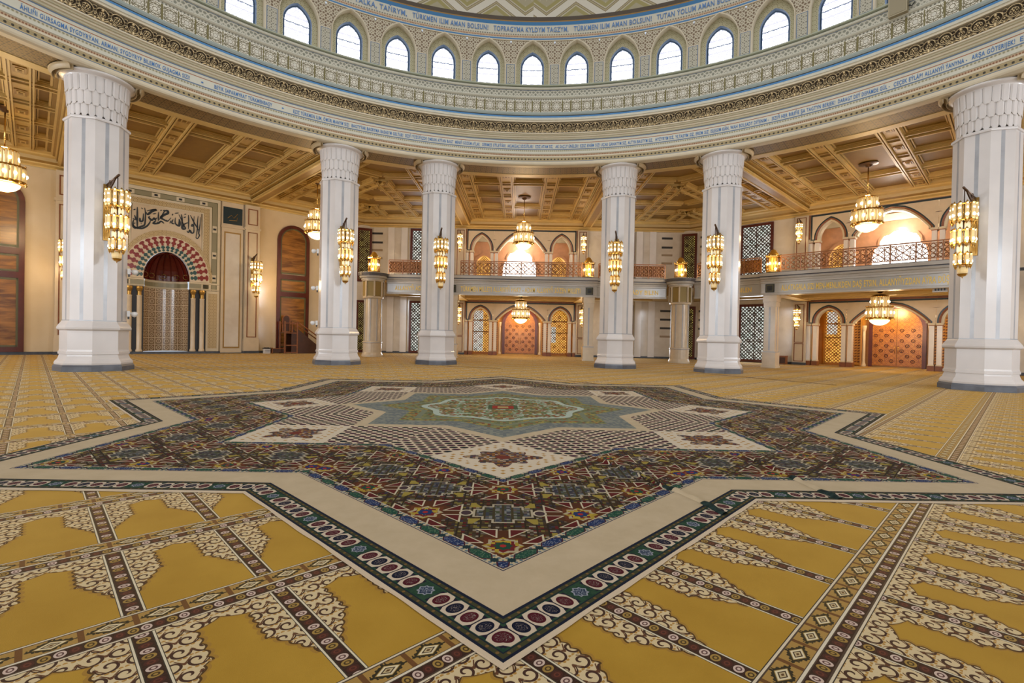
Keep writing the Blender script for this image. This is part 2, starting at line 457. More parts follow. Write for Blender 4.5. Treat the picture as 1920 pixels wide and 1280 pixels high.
# ------------------------------------------------------------------ eight-pointed star rug
RC = Vector((-0.737, 2.194)); RA = R(1.93)
def spt(rho, k):                       # k-th corner of a star outline of tip radius rho (even: tip, odd: notch)
    a = k*PI/8; r = rho if k % 2 == 0 else rho*.76537
    return Vector((-r*sin(a), -r*cos(a)))
def star_band(name, r0, r1, mat, parent, z=.0, edge=False):
    mb = MB()
    wd = (r0-r1)*.70711
    N = 6
    for k in range(16):
        A0, A1, B0, B1 = spt(r0, k), spt(r0, k+1), spt(r1, k), spt(r1, k+1)
        L = (A1-A0).length; rev = k % 2 == 1
        ed = (A1-A0)/L
        def q(p, v):                # length measured from the tip of the point
            s = (p-A0).dot(ed); return ((L-s) if rev else s, v)
        pts = []
        mb.face([mb.vert((p.x, p.y, z)) for p in (A0, B0, B1, A1)], 0, [q(A0, 0), q(B0, wd), q(B1, wd), q(A1, 0)])
    return mb.build(name, mat, parent)
def star_disc(name, r0, mat, parent, z):
    mb = MB(); pts = [spt(r0, k) for k in range(16)]; c = mb.vert((0, 0, z))
    i = [mb.vert((p.x, p.y, z)) for p in pts]
    for k in range(16): mb.face((c, i[(k+1) % 16], i[k]))
    return mb.build(name, mat, parent)

def m_border():
    g = G('rug_green_border'); u, v = g.uv(); Wd = .283
    nz = g.noise(scale=25, detail=2)
    c = g.mix(g.ramp(nz, .4, .6, 0, 1), (.012, .040, .024), (.022, .055, .030))
    d = (v-Wd/2).abs()
    c = g.lay(c, ((d > .086)*(d < .094), (.008, .013, .026)), ((d > .094)*(d < .122), (.045, .045, .020)), ((d > .094)*(d < .122)*(u.sy(.075).hyp(d-.108) < .010), (.16, .09, .03)), (d > .122, (.008, .012, .026)))
    S = .82; s = u.sy(S).abs(); X = u.sy(S)
    uo = (u+.41).sy(S)                     # from the middle of a group of ovals
    ox = uo.sy(.128); oy = v-Wd/2
    grp = uo.abs() < .325
    oct_ = (ox.abs()*.9 + oy.abs()*.50).max(ox.abs()*1.25).max(oy.abs()*.92)
    rr = (ox/.046).hyp(oy/.058)
    k = ((uo/.128+.5).fl()).mod(2.0)
    ov = g.mix(k, (.065, .008, .014), (.006, .008, .022))
    o2 = g.noise(scale=70, detail=0)
    ov = g.lay(ov, (((o2-.5).abs() < .03)*(rr < .7), (.20, .16, .14)))
    c = g.lay(c, (grp*(d < .070), (.012, .010, .022)), (grp*(oct_ < .074), (.50, .41, .31)), (grp*(rr < 1), ov))
    sr = (X.abs().max(oy.abs())); sx = X.abs()+oy.abs()
    t = ((sr < .042).max(sx < .062))
    c = g.lay(c, (t, (.25, .26, .30)), ((sr < .034).max(sx < .05), (.016, .03, .06)), (((o2-.5).abs() < .06)*(sr < .034), (.22, .24, .28)))
    c = g.mix(u < .0, c, c)
    return g.done(c, .95, 0, .1)
def m_guard():
    g = G('rug_lozenge_guard'); u, v = g.uv(); Wd = .127
    S = .6; a = u.sy(S); b = (u-S/2).sy(S); q = (u-S/4).sy(S/2); y = v-Wd/2
    c = (.42, .35, .22)
    def hexa(x, wx, wy): return (x.abs()/wx + y.abs()/wy*.45).max(y.abs()/wy)
    nz = g.noise(scale=90, detail=1)
    sp = (nz > .60)
    c = g.lay(c, ((u.sy(.05).hyp(y.abs()-.045) < .014), (.10, .14, .16)), (hexa(a, .135, .052) < 1, (.05, .012, .02)), (hexa(a, .118, .044) < 1, g.mix(sp, (.012, .026, .085), (.20, .22, .26))), (hexa(b, .135, .052) < 1, (.05, .012, .02)), (hexa(b, .118, .044) < 1, g.mix(sp, (.012, .055, .036), (.10, .16, .10))),
              ((q.abs().max(y.abs()) < .026).max((q.abs()+y.abs()) < .040), (.012, .03, .035)), (y.abs() > .058, (.50, .42, .30)))
    return g.done(c, .95, 0, .1)
def m_cream():
    g = G('rug_cream_band'); x, y, z = g.obj(); n = g.noise(scale=3, detail=5, rough=.7)
    c = g.mix(g.ramp(n, .3, .7, 0, 1), (.42, .335, .215), (.475, .38, .255))
    return g.done(c, .95, 0, .1)
def fold(g):
    """sector coordinates: X across, Y outwards from the rug's centre, folded onto one point of the star"""
    x, y, z = g.obj()
    a = g.m('ARCTAN2', x*-1.0, y*-1.0); r = x.hyp(y)
    t = a.sy(PI/4)
    return r*t.sin(), r*t.cos(), r, t
def m_field():
    g = G('rug_patterned_field'); X, Y, r, t = fold(g)
    P = .983
    a = (X+Y-7.38)*.70711; b = (Y-7.38-X)*.70711
    p = a.sy(P); q = b.sy(P); p2 = (a+P/2).sy(P); q2 = (b+P/2).sy(P)
    vx, vy = (p-q)*.70711, (p+q)*.70711           # about a red star square, upright axes
    wx, wy = (p2-q2)*.70711, (p2+q2)*.70711       # about a grey cross
    n1 = g.noise(scale=34, detail=2, rough=.65); n2 = g.noise(g.vec(X+5, Y), 21, 1, .5, .5)
    cell = ((X/.031).fl()*12.99+(Y/.031).fl()*78.2).sin()*43.7
    hsh = cell.fr()
    busy = g.pick((hsh*8).fl(), [(.045, .028, .014), (.030, .018, .012), (.07, .04, .016), (.035, .03, .045), (.09, .012, .012), (.15, .12, .03), (.22, .19, .14), (.05, .035, .02)])
    c = g.mix((X.sy(.094).abs() < .008).max(Y.sy(.094).abs() < .008), busy, (.025, .018, .010))
    # small kites round the stars
    tri = (vx.abs()+vy.abs())
    mx = vx.abs().max(vy.abs()); mn = vx.abs().min(vy.abs())
    kite = (mx > .15)*(mx < .325)*(mn > .045)*(mn < mx-.095)
    kit2 = (mx > .165)*(mx < .308)*(mn > .06)*(mn < mx-.112)
    c = g.lay(c, ((tri < .34)*(mx < .30), (.07, .024, .010)), (kite, (.47, .41, .29)), (kit2, (.085, .012, .012)), ((kit2)*(mx < .20), (.15, .02, .02)))
    ykt = (wx.abs() > .20)*(wx.abs() < .30)*(wy.abs() > .14)*(wy.abs() < .26)
    c = g.lay(c, (ykt*((wx.abs()-.20) > (wy.abs()-.16)*.6), (.26, .20, .04)))
    # the star square
    s8 = mx.min(tri*.70711)
    c = g.lay(c, (mx < .15, (.105, .030, .012)), ((s8 < .115)*(s8 > .085), g.mix(hsh > .55, (.34, .29, .18), (.30, .21, .03))), (s8 < .085, g.mix(hsh > .6, (.12, .014, .016), (.36, .26, .03))), (s8 < .055, g.mix(((a/P+.5).fl()+(b/P+.5).fl()).mod(2.0) > .5, (.014, .05, .03), (.014, .03, .10))), (s8 < .02, (.3, .02, .02)))
    # the grey cross medallions with white outline
    ax, ay = wx.abs(), wy.abs()
    step = (ax < .27)*(ay < .10)
    step = step.max((ax < .19)*(ay < .17)).max((ax < .10)*(ay < .235))
    st2 = ((ax < .25)*(ay < .08)).max((ax < .17)*(ay < .15)).max((ax < .08)*(ay < .215))
    cr = g.pick((hsh*6).fl(), [(.035, .04, .055), (.07, .08, .09), (.03, .02, .03), (.09, .07, .06), (.05, .06, .03), (.16, .16, .15)])
    cr = g.mix(X.sy(.083).abs() < .012, cr, (.045, .035, .016))
    c = g.lay(c, (step, (.36, .31, .22)), (st2, cr))
    ar = ((ax-.33)*1.2).hyp(ay)
    c = g.lay(c, (ar < .075, (.44, .38, .27)), (ar < .055, (.05, .03, .035)))
    return g.done(c, .95, 0, .1)
def m_inner():
    g = G('rug_cream_oval_rows'); X, Y, r, t = fold(g)
    n1 = g.noise(scale=40, detail=2)
    c = (.50, .41, .30)
    # rows of dark ovals slanting across
    a = X.sy(.15); row = (Y/.13).fl(); b = (Y/.13).fr()-.5
    xs = (X+row*.05).sy(.15)
    ov = (xs/.064).hyp(b/.40)
    cc = g.mix(row.mod(2.0) > .5, (.055, .018, .035), (.014, .022, .022))
    c = g.lay(c, (ov < 1.0, (.10, .05, .03)), (ov < .84, cc))
    # the lozenge at each point with its flower
    dz = (X.abs()+(Y-4.62).abs())
    lz = dz < .96
    fx, fy = X, Y-4.62
    fr = fx.hyp(fy*1.05); fa = g.m('ARCTAN2', fx, fy)
    pet = .41+(fa*8).cos()*.07+(fa*4).cos()*.05
    k = (n1*9).fl().mod(4.0)
    hs = (((X/.036).fl()*12.99+(Y/.036).fl()*78.2).sin()*43.7).fr()
    fc = g.pick((hs*6).fl(), [(.12, .03, .02), (.06, .05, .075), (.24, .12, .03), (.05, .04, .03), (.14, .10, .10), (.38, .30, .21)])
    sm = (fx.sy(.11).abs()+fy.sy(.11).abs() < .035)*(fr > .5)*(dz < .84)*(dz > .60)
    c = g.lay(c, (lz, (.54, .46, .35)), (sm, (.36, .20, .05)), ((fr < pet)*lz, fc), ((fr < .1)*lz, (.14, .03, .02)))
    return g.done(c, .95, 0, .1)
def m_star_in():
    g = G('rug_blue_green_star'); X, Y, r, t = fold(g)
    x, y, z = g.obj()
    e = (X.abs()+Y)                        # constant along the edges of the star
    hsh = (((X/.055).fl()*12.99+(Y/.055).fl()*78.2).sin()*43.7).fr()
    k = (e/.16).fl().mod(3.0)
    blue = g.mix(hsh > .5, (.13, .145, .145), (.20, .21, .175))
    grn = g.mix(hsh > .62, (.14, .155, .075), (.27, .23, .07))
    grn = g.lay(grn, (hsh > .84, (.09, .09, .05)), (hsh < .10, (.22, .05, .02)), (k > 1.5, (.16, .18, .12)))
    c = g.mix(e < 2.75, blue, grn)
    a8 = (t*8).cos()
    lim = 1.72+a8*.10
    c = g.lay(c, (r < lim, (.36, .42, .36)), (r < lim-.14, g.pick((hsh*5).fl(), [(.30, .38, .30), (.11, .16, .07), (.36, .40, .32), (.20, .07, .03), (.14, .18, .09)])))
    sq = (x.abs().max(y.abs())); 
    c = g.lay(c, ((x.sy(.62).abs().max(y.sy(.62).abs()) < .2)*(r < 1.45), g.pick((hsh*4).fl(), [(.24, .10, .05), (.12, .15, .06), (.30, .24, .08), (.10, .06, .04)])), (sq < .33, (.06, .09, .045)), (sq < .24, (.26, .03, .02)), (sq < .12, (.36, .28, .12)))
    return g.done(c, .95, 0, .1)
RM = {k: f() for k, f in dict(border=m_border, guard=m_guard, cream=m_cream, field=m_field, inner=m_inner, star=m_star_in).items()}
M['selvage'] = pm('rug_pale_selvage', (.50, .40, .28), .95)
M['rugline'] = pm('rug_dark_line', (.02, .02, .04), .95)
rug = thing('star_rug', 'huge eight-pointed star rug laid over the gold prayer carpet under the dome', 'rug', (RC.x, RC.y, .004), RA)
ZT = .016
def wavy_edge():
    mb = MB(); N = 60
    for k in range(16):
        A, B = spt(8.755, k), spt(8.755, k+1); iA, iB = spt(8.725, k), spt(8.725, k+1)
        nrm = Vector((A.y-B.y, B.x-A.x)).normalized()
        if nrm.dot(A) < 0: nrm = -nrm
        prev = None
        for i in range(N+1):
            s = i/N; o = A.lerp(B, s); n_ = iA.lerp(iB, s)
            wv = (sin(s*21+k*1.7)*.5+sin(s*43+k)*.3)*.009*min(1, s*8, (1-s)*8)
            o = o+nrm*wv
            cur = (mb.vert((n_.x, n_.y, ZT)), mb.vert((o.x, o.y, ZT-.003)), mb.vert((o.x, o.y, 0)))
            if prev:
                mb.face((prev[0], cur[0], cur[1], prev[1])); mb.face((prev[1], cur[1], cur[2], prev[2]))
            prev = cur
    return mb.build('selvage', M['selvage'], rug)
wavy_edge()
star_band('green_border', 8.725, 8.32, RM['border'], rug, ZT)
star_band('cream_band', 8.32, 7.785, RM['cream'], rug, ZT)
star_band('dark_line', 7.785, 7.77, M['rugline'], rug, ZT)
star_band('lozenge_guard', 7.77, 7.59, RM['guard'], rug, ZT)
star_band('patterned_field', 7.59, 5.76, RM['field'], rug, ZT)
star_band('inner_guard', 5.76, 5.58, RM['guard'], rug, ZT)
star_band('oval_rows', 5.58, 3.66, RM['inner'], rug, ZT)
star_band('inner_cream_outline', 3.66, 3.36, RM['cream'], rug, ZT)
star_disc('central_medallion', 3.36, RM['star'], rug, ZT)
# ------------------------------------------------------------------ columns
AC = [-59.3, -30.55, -15.1, 14.8, 30.47, 59.68]; RCOL = 19.52
CL = ['white marble column nearest the left edge, left of the prayer niche',
      'white marble column between the wooden pulpit and the left balcony',
      'white marble column just left of the middle entrance doors',
      'white marble column just right of the middle entrance doors',
      'white marble column right of the stripe-walled corner, left of the right-hand entrance',
      'large white marble column nearest the right edge of the hall']
M['bracket'] = pm('tan_scroll_bracket', (.44, .34, .20), .5)
def make_column():
    t = thing('column', CL[0], 'column', group='marble columns carrying the dome ring')
    o8 = PI/8; F = 1/cos(PI/8)
    mb = MB(); mb.lathe([(0, 0), (1.13*F, 0), (1.13*F, .17), (1.09*F, .24), (1.0, .24)], 8, rot=o8); mb.build('plinth', M['plinth'], t)
    mb = MB()
    mb.lathe([(1.08*F, .24), (1.09*F, .30), (1.06*F, .38), (1.0*F, .45), (.965*F, .56), (.955*F, .62), (.99*F, .63), (.99*F, .72), (.965*F, .74), (.955*F, .80), (.955*F, 1.50), (.985*F, 1.53), (1.03*F, 1.56), (1.035*F, 1.62), (1.00*F, 1.70), (.92*F, 1.82), (.895*F, 1.87)], 8, rot=o8)
    mb.build('pedestal', M['marble2'], t)
    mb = MB(); r = .885; zs = (1.85, 9.33)
    for k in range(8):
        a = k*PI/4
        c = [Vector((r*F*sin(a+s*o8), r*F*cos(a+s*o8), 0)) for s in (-1, 1)]
        for f0, f1, m in ((0, .42, 0), (.42, .58, 1), (.58, 1, 0)):
            p, q = c[0].lerp(c[1], f0), c[0].lerp(c[1], f1)
            i = [mb.vert((v.x, v.y, z)) for z in zs for v in (p, q)]
            mb.face((i[0], i[1], i[3], i[2]), m)
        for z in (1.87, 9.3):           # grey frame lines at the ends of each face
            p, q = c[0]*1.002, c[1]*1.002
            i = [mb.vert((v.x, v.y, z+h)) for h in (0, .035) for v in (p, q)]
            mb.face((i[0], i[1], i[3], i[2]), 1)
    mb.build('shaft', [M['marble2'], M['greyin']], t)
    mb = MB()
    mb.lathe([(.88*F, 9.30), (.93*F, 9.31), (.945*F, 9.36), (.92*F, 9.41), (.86, 9.42)], 8, rot=o8)
    N = 24
    for (zb, zt, r0, r1) in ((9.40, 9.88, .86, .875), (9.80, 10.38, .90, .925), (10.28, 10.92, .945, .98)):
        ph = 0 if zb != 9.80 else .5
        mb.lathe([(r0-.06, zb+.10), (r1-.05, zt)], 48)
        for i in range(N):
            a = (i+ph)*2*PI/N; w = PI/N*.97
            def P(da, rr, z): return mb.vert((rr*sin(a+da), rr*cos(a+da), z))
            rr = lambda z: r0+(r1-r0)*(z-zb)/(zt-zb)
            top = [P(-w, r1-.012, zt), P(-w*.55, r1+.012, zt), P(w*.55, r1+.012, zt), P(w, r1-.012, zt)]
            lo = [P(-w, r0-.012, zb+.13), P(-w*.55, r0+.012, zb+.03), P(w*.55, r0+.012, zb+.03), P(w, r0-.012, zb+.13)]
            bk = [P(-w, r0-.06, zb+.17), P(-w*.55, r0-.06, zb+.10), P(w*.55, r0-.06, zb+.10), P(w, r0-.06, zb+.17)]
            for j in range(3):
                mb.face((lo[j], lo[j+1], top[j+1], top[j])); mb.face((bk[j], bk[j+1], lo[j+1], lo[j]), 1)
    mb.lathe([(.93, 10.86), (.985, 10.88), (1.0, 10.91), (1.06, 10.93), (1.13, 10.955), (1.165, 10.985), (1.165, 11.02), (1.12, 11.045), (1.10, 11.07), (.9, 11.07)], 48, sm=False)
    mb.build('capital', [M['marble2'], M['plaster']], t)
    mb = MB()                           # scrolled brackets tying the capital to the beam
    for s in (-1, 1):
        mb = MB()
        for r0, r1 in ((1.17, 1.29), (1.31, 1.43)):
            pr = [(r0, 11.07), (r0, 10.90), (r0+.02, 10.89)]+[(r0+.02+(r1-r0-.02)*(1-cos(q)), 10.89+.17*sin(q)) for q in [PI/2*i/5 for i in range(1, 6)]]+[(r1, 11.07)]
            rg = mb.lathe(pr, 12, a0=s*PI/2-.62, a1=s*PI/2+.62, sm=False)
            mb.face([q[0] for q in rg]); mb.face([q[-1] for q in rg])
        mb.build('scroll_bracket', M['bracket'], t)
    return t
col0 = make_column()
COLS = []
for i, a in enumerate(AC):
    p = pol(a, RCOL)
    if i == 0: col0.location = p; col0.rotation_euler = (0, 0, -R(a)); COLS.append(col0)
    else: COLS.append(dup(col0, p, -R(a), CL[i]))

# ------------------------------------------------------------------ ring beam, friezes and drum
NR = 240
M['olive_m'] = pm('olive_cream_moulding', (.51, .47, .33), .5)
M['greenpale'] = pm('pale_green_sill', (.42, .46, .36), .45)
M['lacebg'] = pm('dark_bronze_recess', (.055, .032, .010), .5)  # bronze ground of the cresting, and painted shade in the ring's recessed gaps
def ringobj(name, segs, kind='structure'):
    """segs: list of (profile, material); every profile a chain of (r, z)"""
    mb = MB(); mats = []
    for prof, m in segs:
        if m not in mats: mats.append(m)
        mb.lathe(prof, NR, m=mats.index(m), R0=18.4)
    o = mb.build(name, [M[m] for m in mats]); return tag(o, kind=kind)
R0_ = 18.4
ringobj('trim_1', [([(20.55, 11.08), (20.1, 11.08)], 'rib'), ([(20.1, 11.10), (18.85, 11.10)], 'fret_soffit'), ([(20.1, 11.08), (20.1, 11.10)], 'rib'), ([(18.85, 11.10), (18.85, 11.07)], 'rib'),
    ([(18.85, 11.07), (18.55, 11.06), (18.43, 11.09), (18.40, 11.15), (18.40, 11.26)], 'ivory'), ([(18.40, 11.26), (18.39, 11.285)], 'greyblue'),
    ([(18.39, 11.285), (18.39, 11.455)], 'bead'), ([(18.39, 11.455), (18.36, 11.47), (18.36, 11.54)], 'ivory'), ([(18.36, 11.54), (18.34, 11.62)], 'rope_red'), ([(18.34, 11.62), (18.30, 11.64), (18.30, 11.75), (18.33, 11.77)], 'pale'), ([(18.33, 11.77), (18.33, 11.86)], 'rope_olive')])
tf = ringobj('trim_2', [([(18.33, 11.86), (18.32, 11.905)], 'greyblue'), ([(18.32, 11.905), (18.32, 12.205)], 'pale'), ([(18.32, 12.205), (18.31, 12.235)], 'redline'), ([(18.31, 12.235), (18.29, 12.33)], 'pale'), ([(18.29, 12.33), (18.28, 12.375)], 'greyblue')])
ringobj('trim_3', [([(18.28, 12.375), (18.23, 12.40), (18.23, 12.47)], 'olive_m'), ([(18.23, 12.47), (18.17, 12.485), (18.17, 12.55)], 'ivory'), ([(18.17, 12.55), (18.11, 12.565), (18.11, 12.62)], 'olive_m'), ([(18.11, 12.62), (18.05, 12.635), (18.05, 12.69), (18.28, 12.69)], 'ivory'),
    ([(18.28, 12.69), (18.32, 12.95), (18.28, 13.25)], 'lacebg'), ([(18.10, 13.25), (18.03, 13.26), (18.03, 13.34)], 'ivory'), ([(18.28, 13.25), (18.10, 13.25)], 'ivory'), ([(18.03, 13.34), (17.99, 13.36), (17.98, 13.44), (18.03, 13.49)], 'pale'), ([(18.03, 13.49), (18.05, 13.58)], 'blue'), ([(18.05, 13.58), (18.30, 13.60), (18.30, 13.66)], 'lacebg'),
    ([(18.30, 13.66), (18.16, 13.67), (18.13, 13.74), (18.17, 13.85), (18.22, 13.87)], 'greygreen')])
ringobj('trim_4', [([(18.24, 13.87), (18.24, 14.51)], 'stars'), ([(18.24, 14.51), (18.24, 14.59)], 'dots_pale'), ([(18.24, 14.59), (18.18, 14.61), (18.14, 14.66), (18.18, 14.72), (18.26, 14.745)], 'pale'), ([(18.26, 14.745), (18.28, 14.765)], 'greyblue'), ([(18.28, 14.765), (18.28, 15.07)], 'fret_pale'), ([(18.28, 15.07), (18.27, 15.09)], 'greyblue'),
    ([(18.27, 15.09), (18.20, 15.11), (18.17, 15.17), (18.22, 15.22)], 'pale'), ([(18.22, 15.22), (18.26, 15.26)], 'olive'), ([(18.26, 15.26), (18.16, 15.285), (18.14, 15.33), (18.22, 15.36), (18.9, 15.36)], 'greenpale')])
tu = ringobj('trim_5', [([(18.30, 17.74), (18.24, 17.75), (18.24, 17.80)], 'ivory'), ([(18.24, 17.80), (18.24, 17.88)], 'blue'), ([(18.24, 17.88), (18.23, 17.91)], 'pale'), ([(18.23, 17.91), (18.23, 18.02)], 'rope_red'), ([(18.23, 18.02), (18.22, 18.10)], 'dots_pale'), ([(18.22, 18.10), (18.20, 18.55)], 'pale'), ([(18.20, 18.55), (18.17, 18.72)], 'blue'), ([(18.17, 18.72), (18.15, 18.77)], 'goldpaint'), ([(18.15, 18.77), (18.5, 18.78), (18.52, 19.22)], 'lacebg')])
def dome():
    mb = MB(); n = 192; prof = [(18.53*cos(t)**.8, 19.2+13*sin(t)) for t in [i*PI/2/22 for i in range(22)]]
    prof.append((.4, 32.2))
    L = 0; rings = []
    for r, z in prof: rings.append([mb.vert((r*sin(2*PI*i/n), r*cos(2*PI*i/n), z)) for i in range(n)])
    for j in range(len(prof)-1):
        dl = math.hypot(prof[j+1][0]-prof[j][0], prof[j+1][1]-prof[j][1])
        for i in range(n):
            a, b = 360*i/n, 360*(i+1)/n
            mb.face((rings[j][i], rings[j][(i+1) % n], rings[j+1][(i+1) % n], rings[j+1][i]), 0, [(a, L), (b, L), (b, L+dl), (a, L+dl)])
        L += dl
    return tag(mb.build('ceiling', M['dome']), kind='structure')
dome()
# gilt relief cresting: rings with leaves and vases, turn by turn
def cresting():
    mb = MB(); st = 2.97; n = 121
    base = MB()
    def add(m):
        m.ring((0, 0, .31), .205, .019, 'y', 14, 4); m.ring((0, 0, .29), .125, .014, 'y', 10, 4); m.ball((0, -.03, .29), .035, n=5)
        for i in range(6): m.ball((.078*cos(PI*i/3), -.02, .29+.078*sin(PI*i/3)), .028, n=4)
        m.ring((.47, 0, .29), .19, .018, 'y', 14, 4); m.ring((.47, 0, .25), .10, .014, 'y', 8, 4); m.ball((.47, -.03, .40), .05, n=5); m.ball((.47, -.03, .07), .05, n=5, sz=1.5)
        for i in range(5): m.ball((.47+.05*cos(PI*2*i/5), -.02, .25+.05*sin(PI*2*i/5)), .024, n=4)
        for x in (-.235, .235): m.ring((x, -.01, .17), .085, .015, 'y', 8, 4); m.ring((x, -.01, .42), .07, .013, 'y', 8, 4); m.ball((x, -.03, .17), .035, n=4); m.ball((x, -.03, .04), .045, n=4)
        for s in (-1, 1):
            m.tube([(s*.03, -.02, .02), (s*.14, -.03, .07), (s*.2, -.02, .02)], [.02, .035, .012], 4); m.tube([(.47+s*.03, -.02, .02), (.47+s*.14, -.03, .08), (.47+s*.2, -.02, .02)], [.02, .035, .012], 4)
            m.tube([(s*.06, -.02, .05), (s*.17, -.02, .13), (s*.12, -.02, .2)], .014, 4)
            m.ball((s*.11, -.03, .06), .03, n=4); m.ball((.47+s*.11, -.03, .06), .03, n=4)
    add(base)
    for k in range(n):
        a = R(360*k/n+.5); o = len(mb.v)
        for p in base.v:
            t = a+p.x/18.12; r = 18.10+p.y
            mb.v.append(Vector((r*sin(t), r*cos(t), 12.70+p.z)))
        for f, m_, u_, s_ in zip(base.f, base.m, base.uv, base.sm): mb.face([i+o for i in f], 0, None, True)
    tag(mb.build('trim_6', M['lace']), kind='structure')
cresting()

# drum wall with its 48 pointed windows
def arch(hw, z0, zs, za, n=9, pw=.62):
    """pointed arch outline from bottom left over the point to bottom right; n points each curved flank"""
    L = [(-hw, z0)]
    for i in range(n+1):
        t = i/n; L.append((-hw*(1-t**1.0)**pw if t < 1 else 0, zs+(za-zs)*t))
    return L+[(-x, z) for x, z in L[-2::-1]]
def arch2(hw, z0, zs, za, n=9):
    """two-centred pointed arch"""
    h = za-zs; d = (h*h-hw*hw)/(2*hw); rad = hw+d     # centres at +-d
    L = [(-hw, z0)]; a1 = math.atan2(h, d)
    for i in range(n+1):
        a = a1*i/n; L.append((d-rad*cos(a), zs+rad*sin(a)))
    L[-1] = (0, za)
    return L+[(-x, z) for x, z in L[-2::-1]]
def rect_for(L, w0, z0, z1):
    """points on the sides and top of a rectangle, one for each point of the arch outline"""
    out = []; n = len(L); h = n//2
    xa, za = L[h]
    for i, (x, z) in enumerate(L):
        if i == h: out.append((x, z1)); continue
        s = -1 if i < h else 1; k = i if i < h else n-1-i
        if k <= h*.62: out.append((s*w0, z if z <= L[1][1]+1e-6 else L[1][1]+(z1-L[1][1])*(k-1)/max(h*.62-1, 1)))
        else: out.append((s*w0*(1-(k-h*.62)/(h-h*.62)), z1))
    return out
def drum():
    mb = MB(); mats = ['fret_red', 'ivory', 'fret_olive', 'pale', 'fret_grey', 'greyblue']
    pan = MB(); N = 48; w = 2*PI*18.24/N/2
    A = arch2(.92, 15.36, 16.45, 17.80, 10); A2 = arch2(.885, 15.36, 16.45, 17.74, 10)
    B = arch2(.64, 15.36, 16.45, 17.34, 10); C = arch2(.575, 15.38, 16.46, 17.24, 10)
    Rc = rect_for(A, w, 15.36, 17.76)
    for k in range(N):
        a0 = 2*PI*k/N
        def P(m, p, r): t = a0+p[0]/18.24; return m.vert((r*sin(t), r*cos(t), p[1]))
        def strip(L1, r1, L2, r2, mi):
            i1 = [P(mb, p, r1) for p in L1]; i2 = [P(mb, p, r2) for p in L2]
            for j in range(len(L1)-1): mb.face((i1[j], i1[j+1], i2[j+1], i2[j]), mi, [L1[j], L1[j+1], L2[j+1], L2[j]])
        strip(Rc, 18.28, A, 18.28, 0); strip(A, 18.28, A, 18.20, 1); strip(A, 18.20, A2, 18.20, 1); strip(A2, 18.20, A2, 18.56, 1)
        strip(A2, 18.56, B, 18.60, 2); strip(B, 18.60, C, 18.80, 5)
        # framed grey panel between the arches, below the spandrel
        x = w
        for x0, x1, z0, z1, rr, mi in ((-.27, .27, 15.36, 16.50, 18.245, 1), (-.235, .235, 15.38, 16.46, 18.24, 5), (-.20, .20, 15.40, 16.43, 18.235, 4)):
            pts = [(w+x0, z0), (w+x1, z0), (w+x1, z1), (w+x0, z1)]
            mb.face([P(mb, p, rr) for p in pts], mi, pts)
    tag(mb.build('drum_wall', [M[m] for m in mats]), kind='structure')
    pn = None
    pl = MB(); c = C; i = [pl.vert((p[0], 0, p[1])) for p in c]
    pl.face(i[::-1], 0, list(c)[::-1])
    tl = MB(); tl.tube([(p[0], -.02, p[1]) for p in c], .028, 5)
    for z, hw in ((16.42, .575),): tl.box((0, -.02, z), (hw*2, .03, .03))
    idx = 1
    for k in range(N):
        a = 360*k/N
        if 52 < a < 308: a_far = True
        else: a_far = False
        if pn is None:
            pn = pl.build('pane', M['pane']); fr = tl.build('window_frame', M['greyblue'])
        wd = bpy.data.objects.new('window_%d' % idx, None); COL.objects.link(wd); idx += 1
        wd.location = pol(a, 18.78); wd.rotation_euler = (0, 0, -R(a)); wd['kind'] = 'structure'
        for src in (pn, fr):
            o = src if src.parent is None else src.copy()
            if o is not src: COL.objects.link(o)
            o.parent = wd
    return idx
WIDX = drum()

# ------------------------------------------------------------------ lettering
def text_mb(body):
    c = bpy.data.curves.new('t', 'FONT'); c.body = body; c.size = 1; c.offset = .018; c.space_character = 1.12; c.resolution_u = 2
    o = bpy.data.objects.new('t', c); COL.objects.link(o)
    dg = bpy.context.evaluated_depsgraph_get(); me = o.evaluated_get(dg).to_mesh()
    vs = [v.co.copy() for v in me.vertices]; fs = [tuple(p.vertices) for p in me.polygons]
    o.evaluated_get(dg).to_mesh_clear(); bpy.data.objects.remove(o); bpy.data.curves.remove(c)
    return vs, fs
def ring_text(items, r, z0, h, name, mat, parent):
    mb = MB()
    for body, a0, a1 in items:
        vs, fs = text_mb(body)
        if not vs: continue
        x0 = min(v.x for v in vs); x1 = max(v.x for v in vs); o = len(mb.v); b = .72
        for v in vs:
            t = R(a0+(a1-a0)*(v.x-x0)/(x1-x0)); mb.v.append(Vector((r*sin(t), r*cos(t), z0+v.y/b*h)))
        for f in fs: mb.face([i+o for i in f])
    return mb.build(name, mat, parent)
UP = [('EZIZ HALKYM ÝALKA, TAŇRYM,', -36.5, -21.3), ('TÜRKMEN ILIM AMAN BOLSUN!', -20.4, -7.7), ('TOPRAGYMA KYLDYM TAGZYM,', -6.8, 6.0), ('TÜRKMEN ILIM AMAN BOLSUN!', 6.9, 19.7), ('TUTAN ÝOLUM AMAN BOLSUN!', 20.5, 33.1), ('GÖZÜM', 33.9, 37.5)]
ring_text(UP, 18.18, 18.19, .27, 'lettering', M['bluetxt'], tu)
